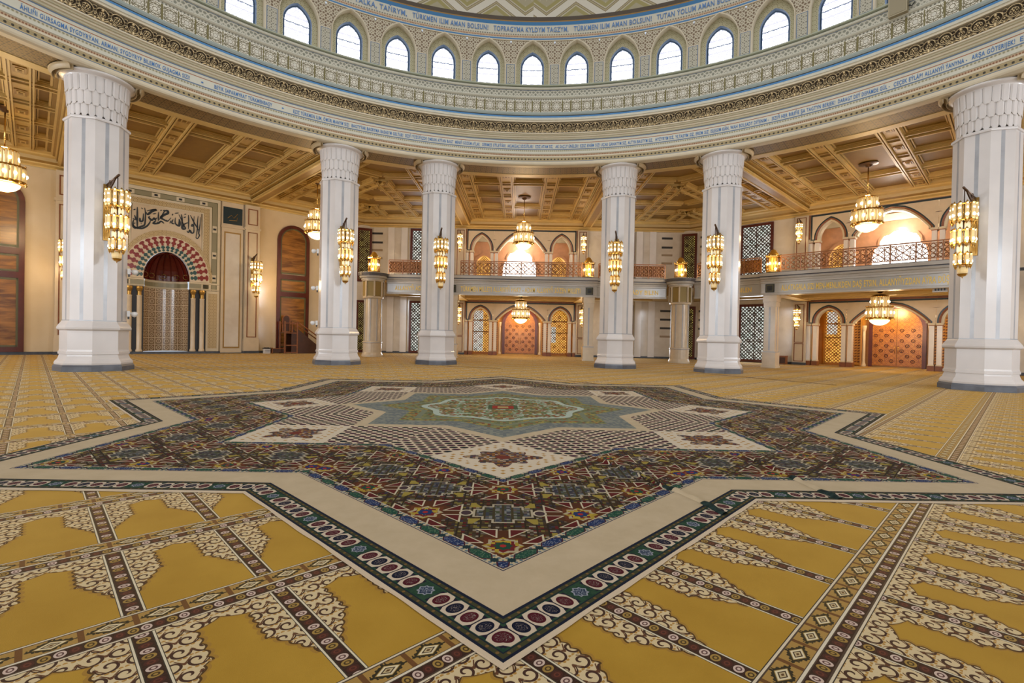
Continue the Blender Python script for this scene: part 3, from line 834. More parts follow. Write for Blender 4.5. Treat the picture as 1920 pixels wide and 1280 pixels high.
LOW = [('ÄHLIŇI GURSAGMA SYGDYRÝAN, ARMAN, SYGDYRYP BILEMOK GUJAGMA SIZI!', -67.3, -51.2), ('\u2022', -49.9, -49.6), ('BEÝIK SAPARMYRAT TÜRKMENBAŞY', -48.3, -41.0), ('\u2022', -39.7, -39.4), ('EZIZ TÜRKMEN ILIM, ÖMÜR MANYM SIZ!', -38.1, -30.0), ('BAGTYÝAR BAGRYMA BASASYM GELÝÄR!', -29.6, -21.5), ('SIZIŇ ÝÜZÜŇIZDE OMSUN AÝÝAN BAGT', -21.2, -13.2), ('MENIŇ GÖZÜM AÝLAP,', -12.9, -8.7), ('SERMES EÝLEÝÄR!', -8.3, -4.3), ('AKSAKGAÇ SÖZÜŇLAR!', -4.0, .4), ('EZIZ ATAM SIZ,', .8, 3.8), ('AK SAÇLY ENELER!', 4.2, 8.1), ('EZIZ ENEM SIZ!', 8.4, 11.7), ('UÇAR GANATYM SIZ,', 11.9, 16.1), ('ALTYN BAGTYM SIZ,', 16.3, 20.3), ('HYZYRYM SIZ,', 20.7, 23.6), ('YLÝASYM SIZ, EREM SIZ.', 23.8, 28.9), ('ISLEGIM KÄN, WAH BOLSADY DIÝENIM -', 29.1, 37.2), ('SIZIŇ HER BIRIŇE ŞA TAGTYN BERJEK!', 37.6, 45.5), ('DARAGT DEÝ DEPÄMDE GÜL -', 45.8, 51.5), ('ÇEÇEK EÝLÄP!', 51.9, 54.8), ('ALLANYŇ ÝANYNA -', 55, 58.9), ('ARŞA GÖTERIJEK!', 59.3, 62.9), ('EZIZ', 63.3, 64.6)]
ring_text(LOW, 18.305, 11.96, .17, 'lettering', M['bluetxt'], tf)
# ------------------------------------------------------------------ bays: ceiling, walls
OFF = {0: -.38, 1: -.15, -1: -.05}
T8 = math.tan(PI/8); DW = 34.0
def extr(mb, prof, u0, u1, ms, mitre=False):
    """profile of (d, z) drawn along u"""
    L = 0
    for j in range(len(prof)-1):
        (d0, z0), (d1, z1) = prof[j], prof[j+1]; dl = math.hypot(d1-d0, z1-z0)
        a = [-d0*T8, -d1*T8, d1*T8, d0*T8] if mitre else [u0, u0, u1, u1]
        i = [mb.vert(p) for p in ((a[0], d0, z0), (a[1], d1, z1), (a[2], d1, z1), (a[3], d0, z0))]
        mb.face(i, ms[j] if isinstance(ms, (list, tuple)) else ms, [(a[0], L), (a[1], L+dl), (a[2], L+dl), (a[3], L)])
        L += dl
def bays_ceiling():
    mb = MB(); mats = ['coffer', 'rib', 'goldpaint', 'egg', 'dentil', 'ivory']; zc = 11.74
    for k in range(8):
        mb.M = Ms(k)
        inn = [(20.4*sin(t), 20.4*cos(t)) for t in [R(-22.5+45*i/8) for i in range(9)]]
        mb.poly([(x, y, zc) for x, y in inn]+[(36*T8, 36, zc), (-36*T8, 36, zc)], 0)
    mb.M = None
    mb.lathe([(20.55, 11.08), (20.66, 11.10), (20.70, 11.16)], 192, m=1, R0=20)
    mb.lathe([(20.70, 11.16), (20.70, 11.28)], 192, m=4, R0=20)
    mb.lathe([(20.70, 11.28), (20.82, 11.32), (20.85, 11.42), (20.72, 11.48), (20.6, 11.74)], 192, m=1, R0=20)
    ROWS = [20.4, 23.5, 26.3, 29.3, 31.6, 33.2]; ROWS2 = [20.0, 22.6, 25.2, 27.8, 30.4, 33.0]
    def ribd(c, half, zl=11.34):
        r0 = 20.75; d0 = max(math.sqrt(r0*r0-c*c), (abs(c)+.1)/T8 if abs(c) > 5.6 else 0); d1 = 33.0
        if d1-d0 < .6: return
        m_, l_ = (d0+d1)/2, d1-d0
        mb.box((c, m_, 11.67), (half*2, l_, .14), 1)
        for s in (-1, 1):
            mb.box((c+s*half*.72, m_, 11.54), (.06, l_, .14), 1); mb.box((c+s*half*.98, m_, 11.54), (.06, l_, .14), 1); mb.box((c+s*half*.85, m_, 11.585), (.08, l_, .05), 2)
            mb.box((c+s*half*1.12, m_, 11.67), (.06, l_, .14), 1); mb.box((c+s*half*1.34, m_, 11.70), (.05, l_, .07), 1)
        for dd in ROWS if abs(c) < 5 else ROWS2:
            if not d0+.1 < dd < d1-.1: continue
            mb.box((c, dd, 11.60), (half*1.3, .52, .03), 0); mb.box((c, dd-.24, 11.575), (half*1.3, .05, .08), 1); mb.box((c, dd+.24, 11.575), (half*1.3, .05, .08), 1)
        for i in range(len(ROWS)-1):
            dd = ((ROWS if abs(c) < 5 else ROWS2)[i]+(ROWS if abs(c) < 5 else ROWS2)[i+1])/2
            if not d0+.4 < dd < d1-.4: continue
            mb.box((c, dd, 11.585), (half*1.0, .66, .05), 2); mb.box((c, dd, 11.55), (half*.62, .38, .04), 1); mb.box((c, dd, 11.525), (half*.34, .2, .03), 0)
    def ribu(dd, u0, u1, half=.34):
        if u1-u0 < .3: return
        m_, l_ = (u0+u1)/2, u1-u0
        mb.box((m_, dd, 11.69), (l_, half*2, .10), 0)
        for s in (-1, 1):
            mb.box((m_, dd+s*half*.70, 11.60), (l_, .10, .12), 1); mb.box((m_, dd+s*half*.98, 11.63), (l_, .05, .06), 1); mb.box((m_, dd+s*half*1.2, 11.69), (l_, .06, .10), 1); mb.box((m_, dd+s*half*1.48, 11.71), (l_, .05, .06), 1)
    for k in (-2, -1, 0, 1, 2):
        mb.M = Ms(k)
        extr(mb, [(34.05, 10.84), (33.9, 10.87), (33.86, 10.95), (33.62, 11.02), (33.60, 11.09), (33.30, 11.16), (33.22, 11.34), (33.0, 11.40), (32.95, 11.48), (32.72, 11.52), (32.70, 11.74)], 0, 0, [5, 1, 1, 1, 2, 3, 1, 1, 1, 1], True)
        for c in (-1.45, 1.45, -4.02, 4.02): ribd(c, .42)
        for dd, full in ((23.5, 1), (26.3, 0), (29.3, 1), (31.6, 0)):
            for a, b in ((-3.55, -1.9), (-1.0, 1.0), (1.9, 3.55)):
                if a == -1.0 and not full: continue
                ribu(dd, a, b)
        for s in (-1, 1):                       # main beams and the wedge-shaped corners
            c = s*5.2; d0 = math.sqrt(20.75**2-c*c)
            m_, l_ = (d0+34)/2, 34-d0
            mb.box((c, m_, 11.42), (.62, l_, .66), 2)
            for q in (-1, 1):
                mb.box((c+q*.28, m_, 11.10), (.10, l_, .08), 1); mb.box((c+q*.345, m_, 11.17), (.07, l_, .10), 1); mb.box((c+q*.40, m_, 11.30), (.06, l_, .12), 0); mb.box((c+q*.46, m_, 11.38), (.08, l_, .07), 1); mb.box((c+q*.55, m_, 11.46), (.10, l_, .06), 2); mb.box((c+q*.64, m_, 11.52), (.09, l_, .07), 1); mb.box((c+q*.76, m_, 11.60), (.14, l_, .06), 0); mb.box((c+q*.88, m_, 11.66), (.08, l_, .10), 1)
            for c2 in (7.0, 9.6, 12.2): ribd(s*c2, .40)
            for dd in (22.6, 25.2, 27.8, 30.4):
                a, b = 5.75, dd*T8-.15
                ribu(dd, min(s*a, s*b), max(s*a, s*b), .3)
    tag(mb.build('ceiling', [M[m] for m in mats]), kind='structure')
bays_ceiling()
# ---- walls
def walls():
    for k, nm, mat in ((0, 'wall_back', 'wallm'), (1, 'wall_right', 'wallm'), (-1, 'wall_left', 'wallc')):
        mb = MB(); mb.M = Ms(k); h = 11.72; e = DW*T8-.75*cos(PI/8)
        o = OFF[k]
        if k == -1: sp = [(-e, -1.32+o), (1.32+o, e)]; 
        else: sp = [(-e, -4.95+o), (4.95+o, e)]
        for a, b in sp: mb.poly([(a, DW, 0), (b, DW, 0), (b, DW, h), (a, DW, h)])
        a, b = sp[0][1], sp[1][0]
        zs = [(10.88, h)] if k != -1 else [(6.9, h)]
        if k != -1: zs.append((4.62, 6.0))
        for z0, z1 in zs: mb.poly([(a, DW, z0), (b, DW, z0), (b, DW, z1), (a, DW, z1)])
        tag(mb.build(nm, M[mat]), kind='structure')
        mb = MB(); mb.M = Ms(k)
        for a, b in sp: mb.box(((a+b)/2, DW-.03, .085), (b-a, .06, .17))
        if k != -1:
            for a, b in ((-e, -5.7), (5.7, e)): mb.box(((a+b)/2, DW-.03, 6.08), (b-a, .06, .17))
        tag(mb.build({0: 'baseboard_back', 1: 'baseboard_right', -1: 'baseboard_left'}[k], M['slate']), kind='structure')
    mb = MB()                                   # the far sides of the hall, behind the camera
    for k in (2, 3, 4, 5, 6): mb.M = Ms(k); e = DW*T8; mb.poly([(-e, DW, 0), (e, DW, 0), (e, DW, 11.74), (-e, DW, 11.74)])
    tag(mb.build('wall_rear', M['wallc']), kind='structure')
    for q, (a, nm) in enumerate(((-22.5, 'left_corner_wall'), (22.5, 'right_corner_wall'), (-67.5, 'far_left_corner_wall'), (67.5, 'far_right_corner_wall'))):
        mb = MB(); mb.M = Matrix.Rotation(-R(a), 4, 'Z'); d = 36.49
        mb.poly([(-.76, d, 0), (.76, d, 0), (.76, d, 11.72), (-.76, d, 11.72)])
        tag(mb.build(nm, M['wallm']), kind='structure')
walls()
# ---- lattice screens
def lattice(mb, u0, u1, z0, z1, y, P, t, ms=0, rings=True, clip=None, dep=.03):
    def ok(u, z): return clip is None or clip(u, z)
    def bar(p, q):
        N = 24; run = None
        for i in range(N+1):
            a = (p[0]+(q[0]-p[0])*i/N, p[1]+(q[1]-p[1])*i/N); inside = ok(*a)
            if inside and run is None: run = a
            if run is not None and (not inside or i == N):
                e = a if inside else (p[0]+(q[0]-p[0])*(i-1)/N, p[1]+(q[1]-p[1])*(i-1)/N)
                if abs(e[1]-run[1]) > .02:
                    dx, dz = e[0]-run[0], e[1]-run[1]; l = math.hypot(dx, dz); nx, nz = -dz/l*t, dx/l*t
                    P4 = [(run[0]+nx, run[1]+nz), (e[0]+nx, e[1]+nz), (e[0]-nx, e[1]-nz), (run[0]-nx, run[1]-nz)]
                    mb.prism(P4, 'y', y-dep, y, ms)
                run = None
    w, h = u1-u0, z1-z0
    for sgn in (1, -1):
        c = -h if sgn == 1 else 0
        c = math.floor(c/P)*P
        while c < w+h:
            # line: u = u0 + c + s*sgn.. , z = z0 + s
            lo = 0; hi = h
            if sgn == 1: s0, s1 = max(0, -c), min(h, w-c)
            else: s0, s1 = max(0, c-w), min(h, c)
            if s1-s0 > .05: bar((u0+c+sgn*s0, z0+s0), (u0+c+sgn*s1, z0+s1))
            c += P
    if rings:
        nx, nz = int(w/(P*1.5)), int(h/(P*1.5))
        for i in range(nx):
            for j in range(nz):
                u, z = u0+(i+.5)*w/nx, z0+(j+.5)*h/nz
                if (i+j) % 2 == 0 and ok(u, z+P*.4): mb.ring((u, y-dep*.6, z), P*.42, t*1.1, 'y', 10, 4, ms)
M['grille'] = pm('dark_window_grille', (.06, .03, .018), .45)
# ---- lattice wall windows with dark red frames
def wall_window(k, u, z0, z1, hw, idx, pane, mullion=True, rot=None, d=DW, P=.22):
    w = bpy.data.objects.new('window_%d' % idx, None); COL.objects.link(w); w['kind'] = 'structure'
    if rot is None: w.matrix_world = Ms(k) @ Matrix.Translation((u, d, 0))
    else: w.matrix_world = Matrix.Rotation(-R(rot), 4, 'Z') @ Matrix.Translation((u, d, 0))
    mb = MB(); f = .2
    for s in (-1, 1): mb.box((s*(hw+f/2), -.07, (z0+z1)/2), (f, .14, z1-z0+2*f))
    for z in ((z0-f/2), z1+f/2): mb.box((0, -.07, z), (hw*2, .14, f))
    mb.build('window_frame', M['redwood'], w)
    mb = MB(); mb.poly([(-hw, -.01, z0), (hw, -.01, z0), (hw, -.01, z1), (-hw, -.01, z1)]); mb.build('pane', M[pane], w)
    mb = MB(); lattice(mb, -hw, hw, z0, z1, -.05, .27 if mullion else .2, .034, dep=.02)
    for z in (z0+(z1-z0)*.34, z0+(z1-z0)*.67): mb.box((0, -.06, z), (hw*2, .04, .05))
    if mullion: mb.box((0, -.06, (z0+z1)/2), (.06, .04, z1-z0))
    mb.build('grille', M['grille'], w)
    return w
i = WIDX
for k in (0, 1):
    for s in (-1, 1):
        for z0, z1 in ((.25, 4.35), (6.25, 10.6)):
            wall_window(k, s*8.45+OFF[k]*.9, z0, z1, 1.02, i, 'panegreen'); i += 1
for a in (-22.5, 22.5):
    for z0, z1 in ((.25, 4.3), (6.3, 10.5)):
        wall_window(0, 0, z0, z1, .42, i, 'panegold', False, a, 36.46); i += 1
WIDX = i
# ---- dark marble stripes beside the corners, pilaster strips
def stripes():
    for k, nm in ((0, 'trim_7'), (1, 'trim_8')):
        mb = MB(); mb.M = Ms(k); o = OFF[k]
        for s in (-1, 1):
            for z, m in ((10.34, 0), (9.56, 0), (8.9, 1), (8.2, 1), (4.10, 0), (3.36, 0), (2.62, 0), (1.9, 1)): mb.box((s*12.52+o, DW-.012, z), (.92, .05, .17), m)
            for u in (10.15, 11.3): mb.box((s*u+o, DW-.04, 5.86), (.55, .09, 11.5), 2)
            mb.box((s*9.83+o, DW-.02, 5.86), (.06, .06, 11.4), 3)
        tag(mb.build(nm, [M['black'], M['mahog2'], M['marble'], M['plaster']]), kind='structure')
M['mahog2'] = pm('faded_brown_marble', (.30, .22, .14), .3)
stripes()
# ---- pilasters with lamp panels, both sides of each entrance
def pilaster_mesh(mb, z0, z1, split):
    mb.box((0, -.12, (z0+z1)/2), (.86, .24, z1-z0), 0)
    zz = [(z0+.28, split), (split+.1, z1-.2)] if split else [(z0+.15, z1-.15)]
    for a, b in zz:
        for s in (-1, 1): mb.box((s*.29, -.25, (a+b)/2), (.05, .03, b-a), 1)
        for z in (a, b): mb.box((0, -.25, z), (.63, .03, .05), 1)
    mb.box((0, -.14, z0+.09), (.9, .3, .18), 2)
pn = 9
for k in (0, 1):
    mb = MB()
    for s in (-1, 1):
        for z0, z1, sp in ((0, 4.6, 1.55), (6.0, 10.86, None)):
            mb.M = Ms(k, OFF[k]+s*5.25, DW); pilaster_mesh(mb, z0, z1, sp)
    tag(mb.build('trim_%d' % pn, [M['cream2'], M['mahog'], M['slate']]), kind='structure'); pn += 1

# ------------------------------------------------------------------ entrance arcades
def strip2(mb, A, ya, B, yb, m):
    i1 = [mb.vert((p[0], ya, p[1])) for p in A]; i2 = [mb.vert((p[0], yb, p[1])) for p in B]
    for j in range(len(A)-1): mb.face((i1[j], i1[j+1], i2[j+1], i2[j]), m, [A[j], A[j+1], B[j+1], B[j]])
def sh(L, u): return [(x+u, z) for x, z in L]
def arcade(k, z0, low, name):
    t = bpy.data.objects.new(name, None); COL.objects.link(t); t['kind'] = 'structure'; t.matrix_world = Ms(k, OFF[k], DW)
    zs = z0+3.12; zt = z0+(4.62 if low else 4.88)
    sc_ = 1 if low else 1.06
    mb = MB(); mats = ['cream2', 'navy', 'mahog', 'ivory', 'pinkwood']
    def one(uc, hw, ap, w0, cen):
        f = (lambda h_, a_, z_: arch(h_, z_, zs, a_, 10, .5)) if cen else (lambda h_, a_, z_: arch2(h_, z_, zs, a_, 10))
        A = f(hw, ap, zs-.1); B = f(hw-.085, ap-.10, zs-.1); C = f(hw-.20, ap-.2, zs-.1); D = f(hw-.33, ap-.31, zs-.1)
        Rc = rect_for(A, w0, zs-.1, zt)
        strip2(mb, sh(Rc, uc), 0, sh(A, uc), 0, 0); strip2(mb, sh(A, uc), -.012, sh(B, uc), -.012, 1); strip2(mb, sh(B, uc), -.004, sh(C, uc), .03, 2)
        strip2(mb, sh(C, uc), .03, sh(C, uc), .12, 3); strip2(mb, sh(C, uc), .12, sh(D, uc), .14, 3); strip2(mb, sh(D, uc), .14, sh(D, uc), .6, 3)
        strip2(mb, sh(C, uc), .6, sh(D, uc), .6, 3)
    a1 = z0+(4.34 if low else 4.62); a2 = z0+(4.46 if low else 4.80)
    for s in (-1, 1): one(s*3.46, 1.04, a1, 1.09, False)
    one(0, 2.20, a2, 2.36, True)
    for s in (-1, 1):                       # side margins and dark frame
        mb.poly([(s*4.55, 0, zs-.1), (s*4.95, 0, zs-.1), (s*4.95, 0, zt), (s*4.55, 0, zt)], 0)
        mb.box((s*4.66, -.012, (zs+zt)/2-.05), (.09, .03, zt-zs+.05), 1); mb.box((s*4.85, -.02, (zs+zt)/2), (.22, .05, zt-zs), 2)
        mb.box((s*4.58, -.012, zs-.06), (.2, .03, .08), 1)
        mb.lathe([(.001, 0), (.10, .01), (.16, .0)], 12, (s*2.36, -.02, zs+.85), m=2)
    mb.box((0, -.012, zt-.1), (9.4, .03, .10), 1); mb.box((0, -.02, zt+.02), (9.9, .06, .12), 2)
    mb.build('arch_screen', [M[m] for m in mats], t)
    for s in (-1, 1):
        for u in (2.17, 2.55, 4.30, 4.72):
            p = MB(); x = s*u
            p.box((x, .3, z0+.16), (.36, .66, .32), 2)
            p.box((x, .3, (z0+.32+zs-.28)/2), (.25, .5, zs-.28-z0-.32), 0)
            p.box((x, .3, zs-.25), (.30, .56, .05), 3); p.box((x, .3, zs-.16), (.36, .62, .14), 1); p.box((x, .3, z0+.36), (.29, .55, .08), 1)
            p.build('post', [M['marble'], M['ivory'], M['mahog'], M['redline']], t)
    return t
arcade(0, 0, True, 'back_lower_arch_wall')
arcade(0, 6.0, False, 'back_upper_arch_wall')
arcade(1, 0, True, 'right_lower_arch_wall')
arcade(1, 6.0, False, 'right_upper_arch_wall')
DI = 1
def vestibule(k):
    global DI, WIDX
    o = OFF[k]; B = 37.3
    mb = MB(); mb.M = Ms(k, o)
    for z0, z1, m in ((0, 4.7, 0), (6.0, 11.0, 1)):
        mb.poly([(-4.95, B, z0), (4.95, B, z0), (4.95, B, z1), (-4.95, B, z1)], m)
        for s in (-1, 1): mb.poly([(s*4.95, DW, z0), (s*4.95, B, z0), (s*4.95, B, z1), (s*4.95, DW, z1)], 0 if m == 0 else 2)
        mb.poly([(-4.95, DW+.6, z1), (4.95, DW+.6, z1), (4.95, B, z1), (-4.95, B, z1)], 2)
        mb.box((0, B-.1, z1-.35), (9.9, .2, .5), 2)
    mb.poly([(-4.95, DW, 6.0), (4.95, DW, 6.0), (4.95, B, 6.0), (-4.95, B, 6.0)], 2)
    tag(mb.build('back_porch_wall' if k == 0 else 'right_porch_wall', [M['goldwood'], M['pinkwood'], M['ivory']]), kind='structure')
    # doors
    d = bpy.data.objects.new('door_%d' % DI, None); COL.objects.link(d); d['kind'] = 'structure'; DI += 1
    d.matrix_world = Ms(k, o, B-.02)
    L = arch2(1.62, 0, 3.0, 4.45, 10); L2 = arch2(1.40, 0, 2.75, 4.12, 10)
    mb = MB(); strip2(mb, L, -.22, L2, -.22, 0); strip2(mb, L, -.22, L, 0, 0); strip2(mb, L2, -.22, L2, -.05, 0); mb.build('door_frame', M['redwood'], d)
    for s in (-1, 1):
        h = [p for p in L2 if p[0]*s >= -1e-6]
        h = h+[(0, 0)]; h = [(p[0]*.995+s*.012, max(p[1], .10)) for p in h]
        mb = MB(); mb.prism(h, 'y', -.13, -.06)
        for j in range(7):
            z = .45+.36*j
            for i in range(2):
                u = s*(.28+.62*i+(.31 if j % 2 else 0))
                if abs(u) < 1.25: mb.ring((u, -.14, z), .105, .022, 'y', 8, 4, 1); mb.ball((u, -.14, z), .03, 1, 6)
        lf = mb.build('door_leaf', [M['door'], M['redwood']], d)
        hb = MB(); hb.tube([(s*.09, -.20, 1.0), (s*.09, -.22, 1.25), (s*.09, -.20, 1.5)], .02, 6); hb.build('door_handle', M['brass'], lf)
    for s in (-1, 1):                         # slim cream columns beside the door
        c = MB(); c.lathe([(.0, 0), (.17, 0), (.17, .12), (.12, .2), (.11, .3), (.105, 2.55), (.13, 2.6), (.17, 2.85), (.17, 2.95), (0, 2.95)], 14, (s*1.88, -.35, 0))
        c.build('door_column', M['creamst'], d)
    # golden lattice leaves behind the side arches
    for s in (-1, 1):
        t = thing('lattice_screen', '%s amber lattice screen beside the %s entrance doors, behind its ground-floor side arch' % ('left' if s < 0 else 'right', 'middle' if k == 0 else 'right-hand'), 'screen', Ms(k, o+s*3.42, B-.35).translation, ang(k), 'amber lattice screens of the porches')
        mb = MB()
        for q in (-1, 1): mb.box((q*.95, 0, 2.1), (.14, .1, 4.1))
        for z in (.15, 2.05, 3.1, 4.1): mb.box((0, 0, z), (1.9, .1, .1))
        mb.build('frame', M['goldwood'], t)
        mb = MB(); lattice(mb, -.88, .88, .2, 4.05, -.02, .24, .024, dep=.03); mb.build('lattice', M['goldwood2'], t)
        mb = MB(); mb.box((0, .03, 2.1), (1.78, .01, 3.9)); mb.build('lit_panel', M['pane_amber'], t)
        dp = {(0, -1): (-.88, 0, .25, 4.0), (0, 1): (-.75, -.1, 1.15, 2.6), (1, -1): (-.80, -.15, 2.3, 4.0)}.get((k, s))
        if dp: mb = MB(); mb.box(((dp[0]+dp[1])/2, .018, (dp[2]+dp[3])/2), (dp[1]-dp[0], .012, dp[3]-dp[2])); mb.build('daylit_panel', M['panegreen'], t)
        t = thing('honeycomb_screen', '%s honeycomb wooden screen between the lattice and the %s entrance doors' % ('left' if s < 0 else 'right', 'middle' if k == 0 else 'right-hand'), 'screen', Ms(k, o+s*2.42, B-.62).translation, ang(k), 'honeycomb wooden screens of the porches')
        mb = MB()
        for q in (-1, 1): mb.box((q*.42, 0, 1.85), (.08, .12, 3.6))
        for z in (.15, 3.6): mb.box((0, 0, z), (.78, .12, .1))
        mb.build('frame', M['goldwood'], t)
        mb = MB(); mb.box((0, .05, 1.9), (.78, .02, 3.4), 1)
        for i in range(4):
            for j in range(17): x, z = -.285+.19*i, .32+.195*j; mb.prism([(x-.07, z-.05), (x+.07, z+.0), (x+.07, z+.06), (x-.07, z+.02)], 'y', .02, .035, 0)
        mb.build('pierced_panel', [M['redwood'], M['goldwood']], t)
    # the great upper window, cusped
    w = bpy.data.objects.new('window_%d' % WIDX, None); COL.objects.link(w); w['kind'] = 'structure'; WIDX += 1
    w.matrix_world = Ms(k, o-.15*(k == 0)+.0, B-.05)
    pts = [(-1.42, 6.05), (-1.52, 6.5), (-1.46, 6.85), (-1.57, 7.3), (-1.57, 7.9), (-1.42, 8.5), (-1.16, 8.66), (-1.12, 9.0), (-.90, 9.36), (-.58, 9.44), (-.32, 9.66), (0, 9.72)]
    pts = pts+[(-x, z) for x, z in pts[-2::-1]]
    mb = MB(); i = [mb.vert((x, 0, z)) for x, z in pts]; mb.face(i[::-1], 0); mb.build('pane', M['day'], w)
    big = [(x*1.09, 6.0+(z-6.0)*1.05) for x, z in pts]
    mb = MB(); strip2(mb, big, -.12, pts, -.12, 0); strip2(mb, pts, -.12, pts, 0, 0); strip2(mb, big, -.12, big, 0, 0); mb.build('window_frame', M['pinkwood'], w)
    # gilded lattice arches either side of it
    for s in (-1, 1):
        t = thing('lattice_arch', '%s gilded lattice arch on the balcony wall beside the bright window over the %s entrance' % ('left' if s < 0 else 'right', 'middle' if k == 0 else 'right-hand'), 'screen', Ms(k, o+s*3.45, B-.1).translation, ang(k), 'gilded lattice arches of the balconies')
        A = arch2(.98, 6.05, 8.1, 9.35, 8); Bc = arch2(.80, 6.05, 8.1, 9.1, 8)
        mb = MB(); strip2(mb, A, -.1, Bc, -.1, 0); strip2(mb, A, -.1, A, 0, 0); strip2(mb, Bc, -.1, Bc, 0, 0); mb.build('frame', M['pinkwood'], t)
        mb = MB()
        def inside(u, z):
            if z < 8.1: return abs(u) < .8
            return abs(u) < .8*max(0, 1-((z-8.1)/1.0))**.6
        lattice(mb, -.8, .8, 6.05, 9.1, -.03, .2, .018, clip=inside); mb.build('lattice', M['goldwood2'], t)
        mb = MB(); i = [mb.vert((x, -.005, z)) for x, z in Bc]; mb.face(i[::-1], 0); mb.build('lit_panel', M['pane_amber'], t)
M['goldwood2'] = pm('amber_lattice_wood', (.30, .125, .02), .4)
vestibule(0); vestibule(1)

# ------------------------------------------------------------------ balconies
FAS = [(.42, 4.55), (0, 4.55), (0, 4.66), (.05, 4.68), (.05, 5.28), (.0, 5.30), (0, 5.40), (-.03, 5.42), (-.03, 5.53), (-.12, 5.56), (-.16, 5.66), (-.16, 5.70), (-.24, 5.72), (-.27, 5.90), (-.27, 5.93), (.42, 5.98)]
FMS = [0, 0, 0, 1, 0, 0, 0, 2, 0, 0, 3, 3, 0, 3, 3]
FMAT = ['fascia', 'fascia2', 'dentil', 'slate2']
M['fascia'] = pm('grey_cream_fascia', (.50, .47, .425), .3, 0, .5, .04)
M['fascia2'] = pm('grey_cream_fascia_face', (.45, .43, .39), .2, 0, .5, .04)
M['slate2'] = pm('dark_grey_capping', (.09, .085, .095), .35)
def fascia(mb, u0, u1, d):
    extr(mb, [(d+a, z) for a, z in FAS], u0, u1, FMS)
    for u in (u0, u1):
        i = [mb.vert((u, d+a, z)) for a, z in FAS]; mb.face(i, 0)
def railing(mb, u0, u1, y):
    n = max(1, round((u1-u0)/1.12)); w = (u1-u0)/n
    mb.box(((u0+u1)/2, y, 7.0), (u1-u0, .07, .06)); mb.box(((u0+u1)/2, y, 6.12), (u1-u0, .05, .04)); mb.box(((u0+u1)/2, y, 6.90), (u1-u0, .04, .03))
    for i in range(n+1): mb.box((u0+i*w, y, 6.48), (.06, .06, 1.04))
    for i in range(n):
        c = u0+(i+.5)*w
        for x in (-.30, 0, .30): mb.box((c+x*w/1.12, y, 6.5), (.034, .03, .8))
        for x in (-.42, -.15, .15, .42):
            for z in (6.25, 6.51, 6.77): mb.ring((c+x*w/1.12, y, z), .105, .021, 'y', 8, 4)
        for s in (-1, 1):
            mb.tube([(c-s*w*.45, y, 6.15), (c, y, 6.51), (c+s*w*.45, y, 6.88)], .020, 4)
            mb.tube([(c-s*w*.15, y, 6.15), (c-s*w*.45, y, 6.51), (c-s*w*.15, y, 6.88)], .018, 4)
def wide_balcony(k, label, text, ta, tb):
    o = OFF[k]; d = 26.5
    t = thing('balcony', label, 'balcony', Ms(k, o, d).translation, ang(k))
    mb = MB(); fascia(mb, -5.45, 5.45, 0); mb.build('fascia', [M[m] for m in FMAT], t)
    mb = MB(); mb.box((0, 3.95, 5.4), (10.9, 7.1, 1.0), 0)
    for u in (-4.9, 4.9): mb.box((u, 3.9, 4.78), (.7, 6.9, .28), 1)
    for y in (.75, 2.3, 5.4, 7.0): mb.box((0, y, 4.80), (9.1, .4, .2), 1)
    mb.build('deck', [M['goldpaint'], M['rib']], t)
    mb = MB(); railing(mb, -4.35, 4.35, .22); mb.build('railing', M['railing'], t)
    for s in (-1, 1):
        p = MB(); p.box((s*4.9, .035, 4.98), (.52, .04, .52), 0); p.box((s*4.9, .01, 4.98), (.42, .03, .42), 1); p.box((s*4.9, 0, 4.98), (.32, .03, .32), 0); p.lathe([(.001, 0), (.07, .02), (.1, 0)], 8, (s*4.9, -.02, 4.93), m=1)
        p.build('square_boss', [M['black'], M['olive']], t)
    vs, fs = text_mb(text); x0 = min(v.x for v in vs); x1 = max(v.x for v in vs)
    p = MB(); p.v = [Vector((ta+(tb-ta)*(v.x-x0)/(x1-x0), .04, 4.80+v.y*.50)) for v in vs]
    for f in fs: p.face(f)
    p.build('lettering', M['goldtxt'], t)
    return t
M['fret_wood'] = fret('honey_wood_strapwork', (.50, .22, .04), (.34, .13, .025), .25, .04, .35)
M['railing'] = pm('reddish_bronze_railing', (.36, .15, .055), .38, .15)
wide_balcony(0, 'balcony with gold lettering over the middle entrance', 'TÜRKMEN MILLETI ALLANYŇ HAKY - ADAM ALLANYŇ SÖZEN MILLETI', -4.3, 4.25)
wide_balcony(1, 'balcony with gold lettering over the right-hand entrance', 'ALLATAGALA SIZI MEN-MENLIKDEN DAŞ ETSIN, ALLANYŇYZDAN AÝRA DÜŞÜRMESIN', -4.25, 4.45)
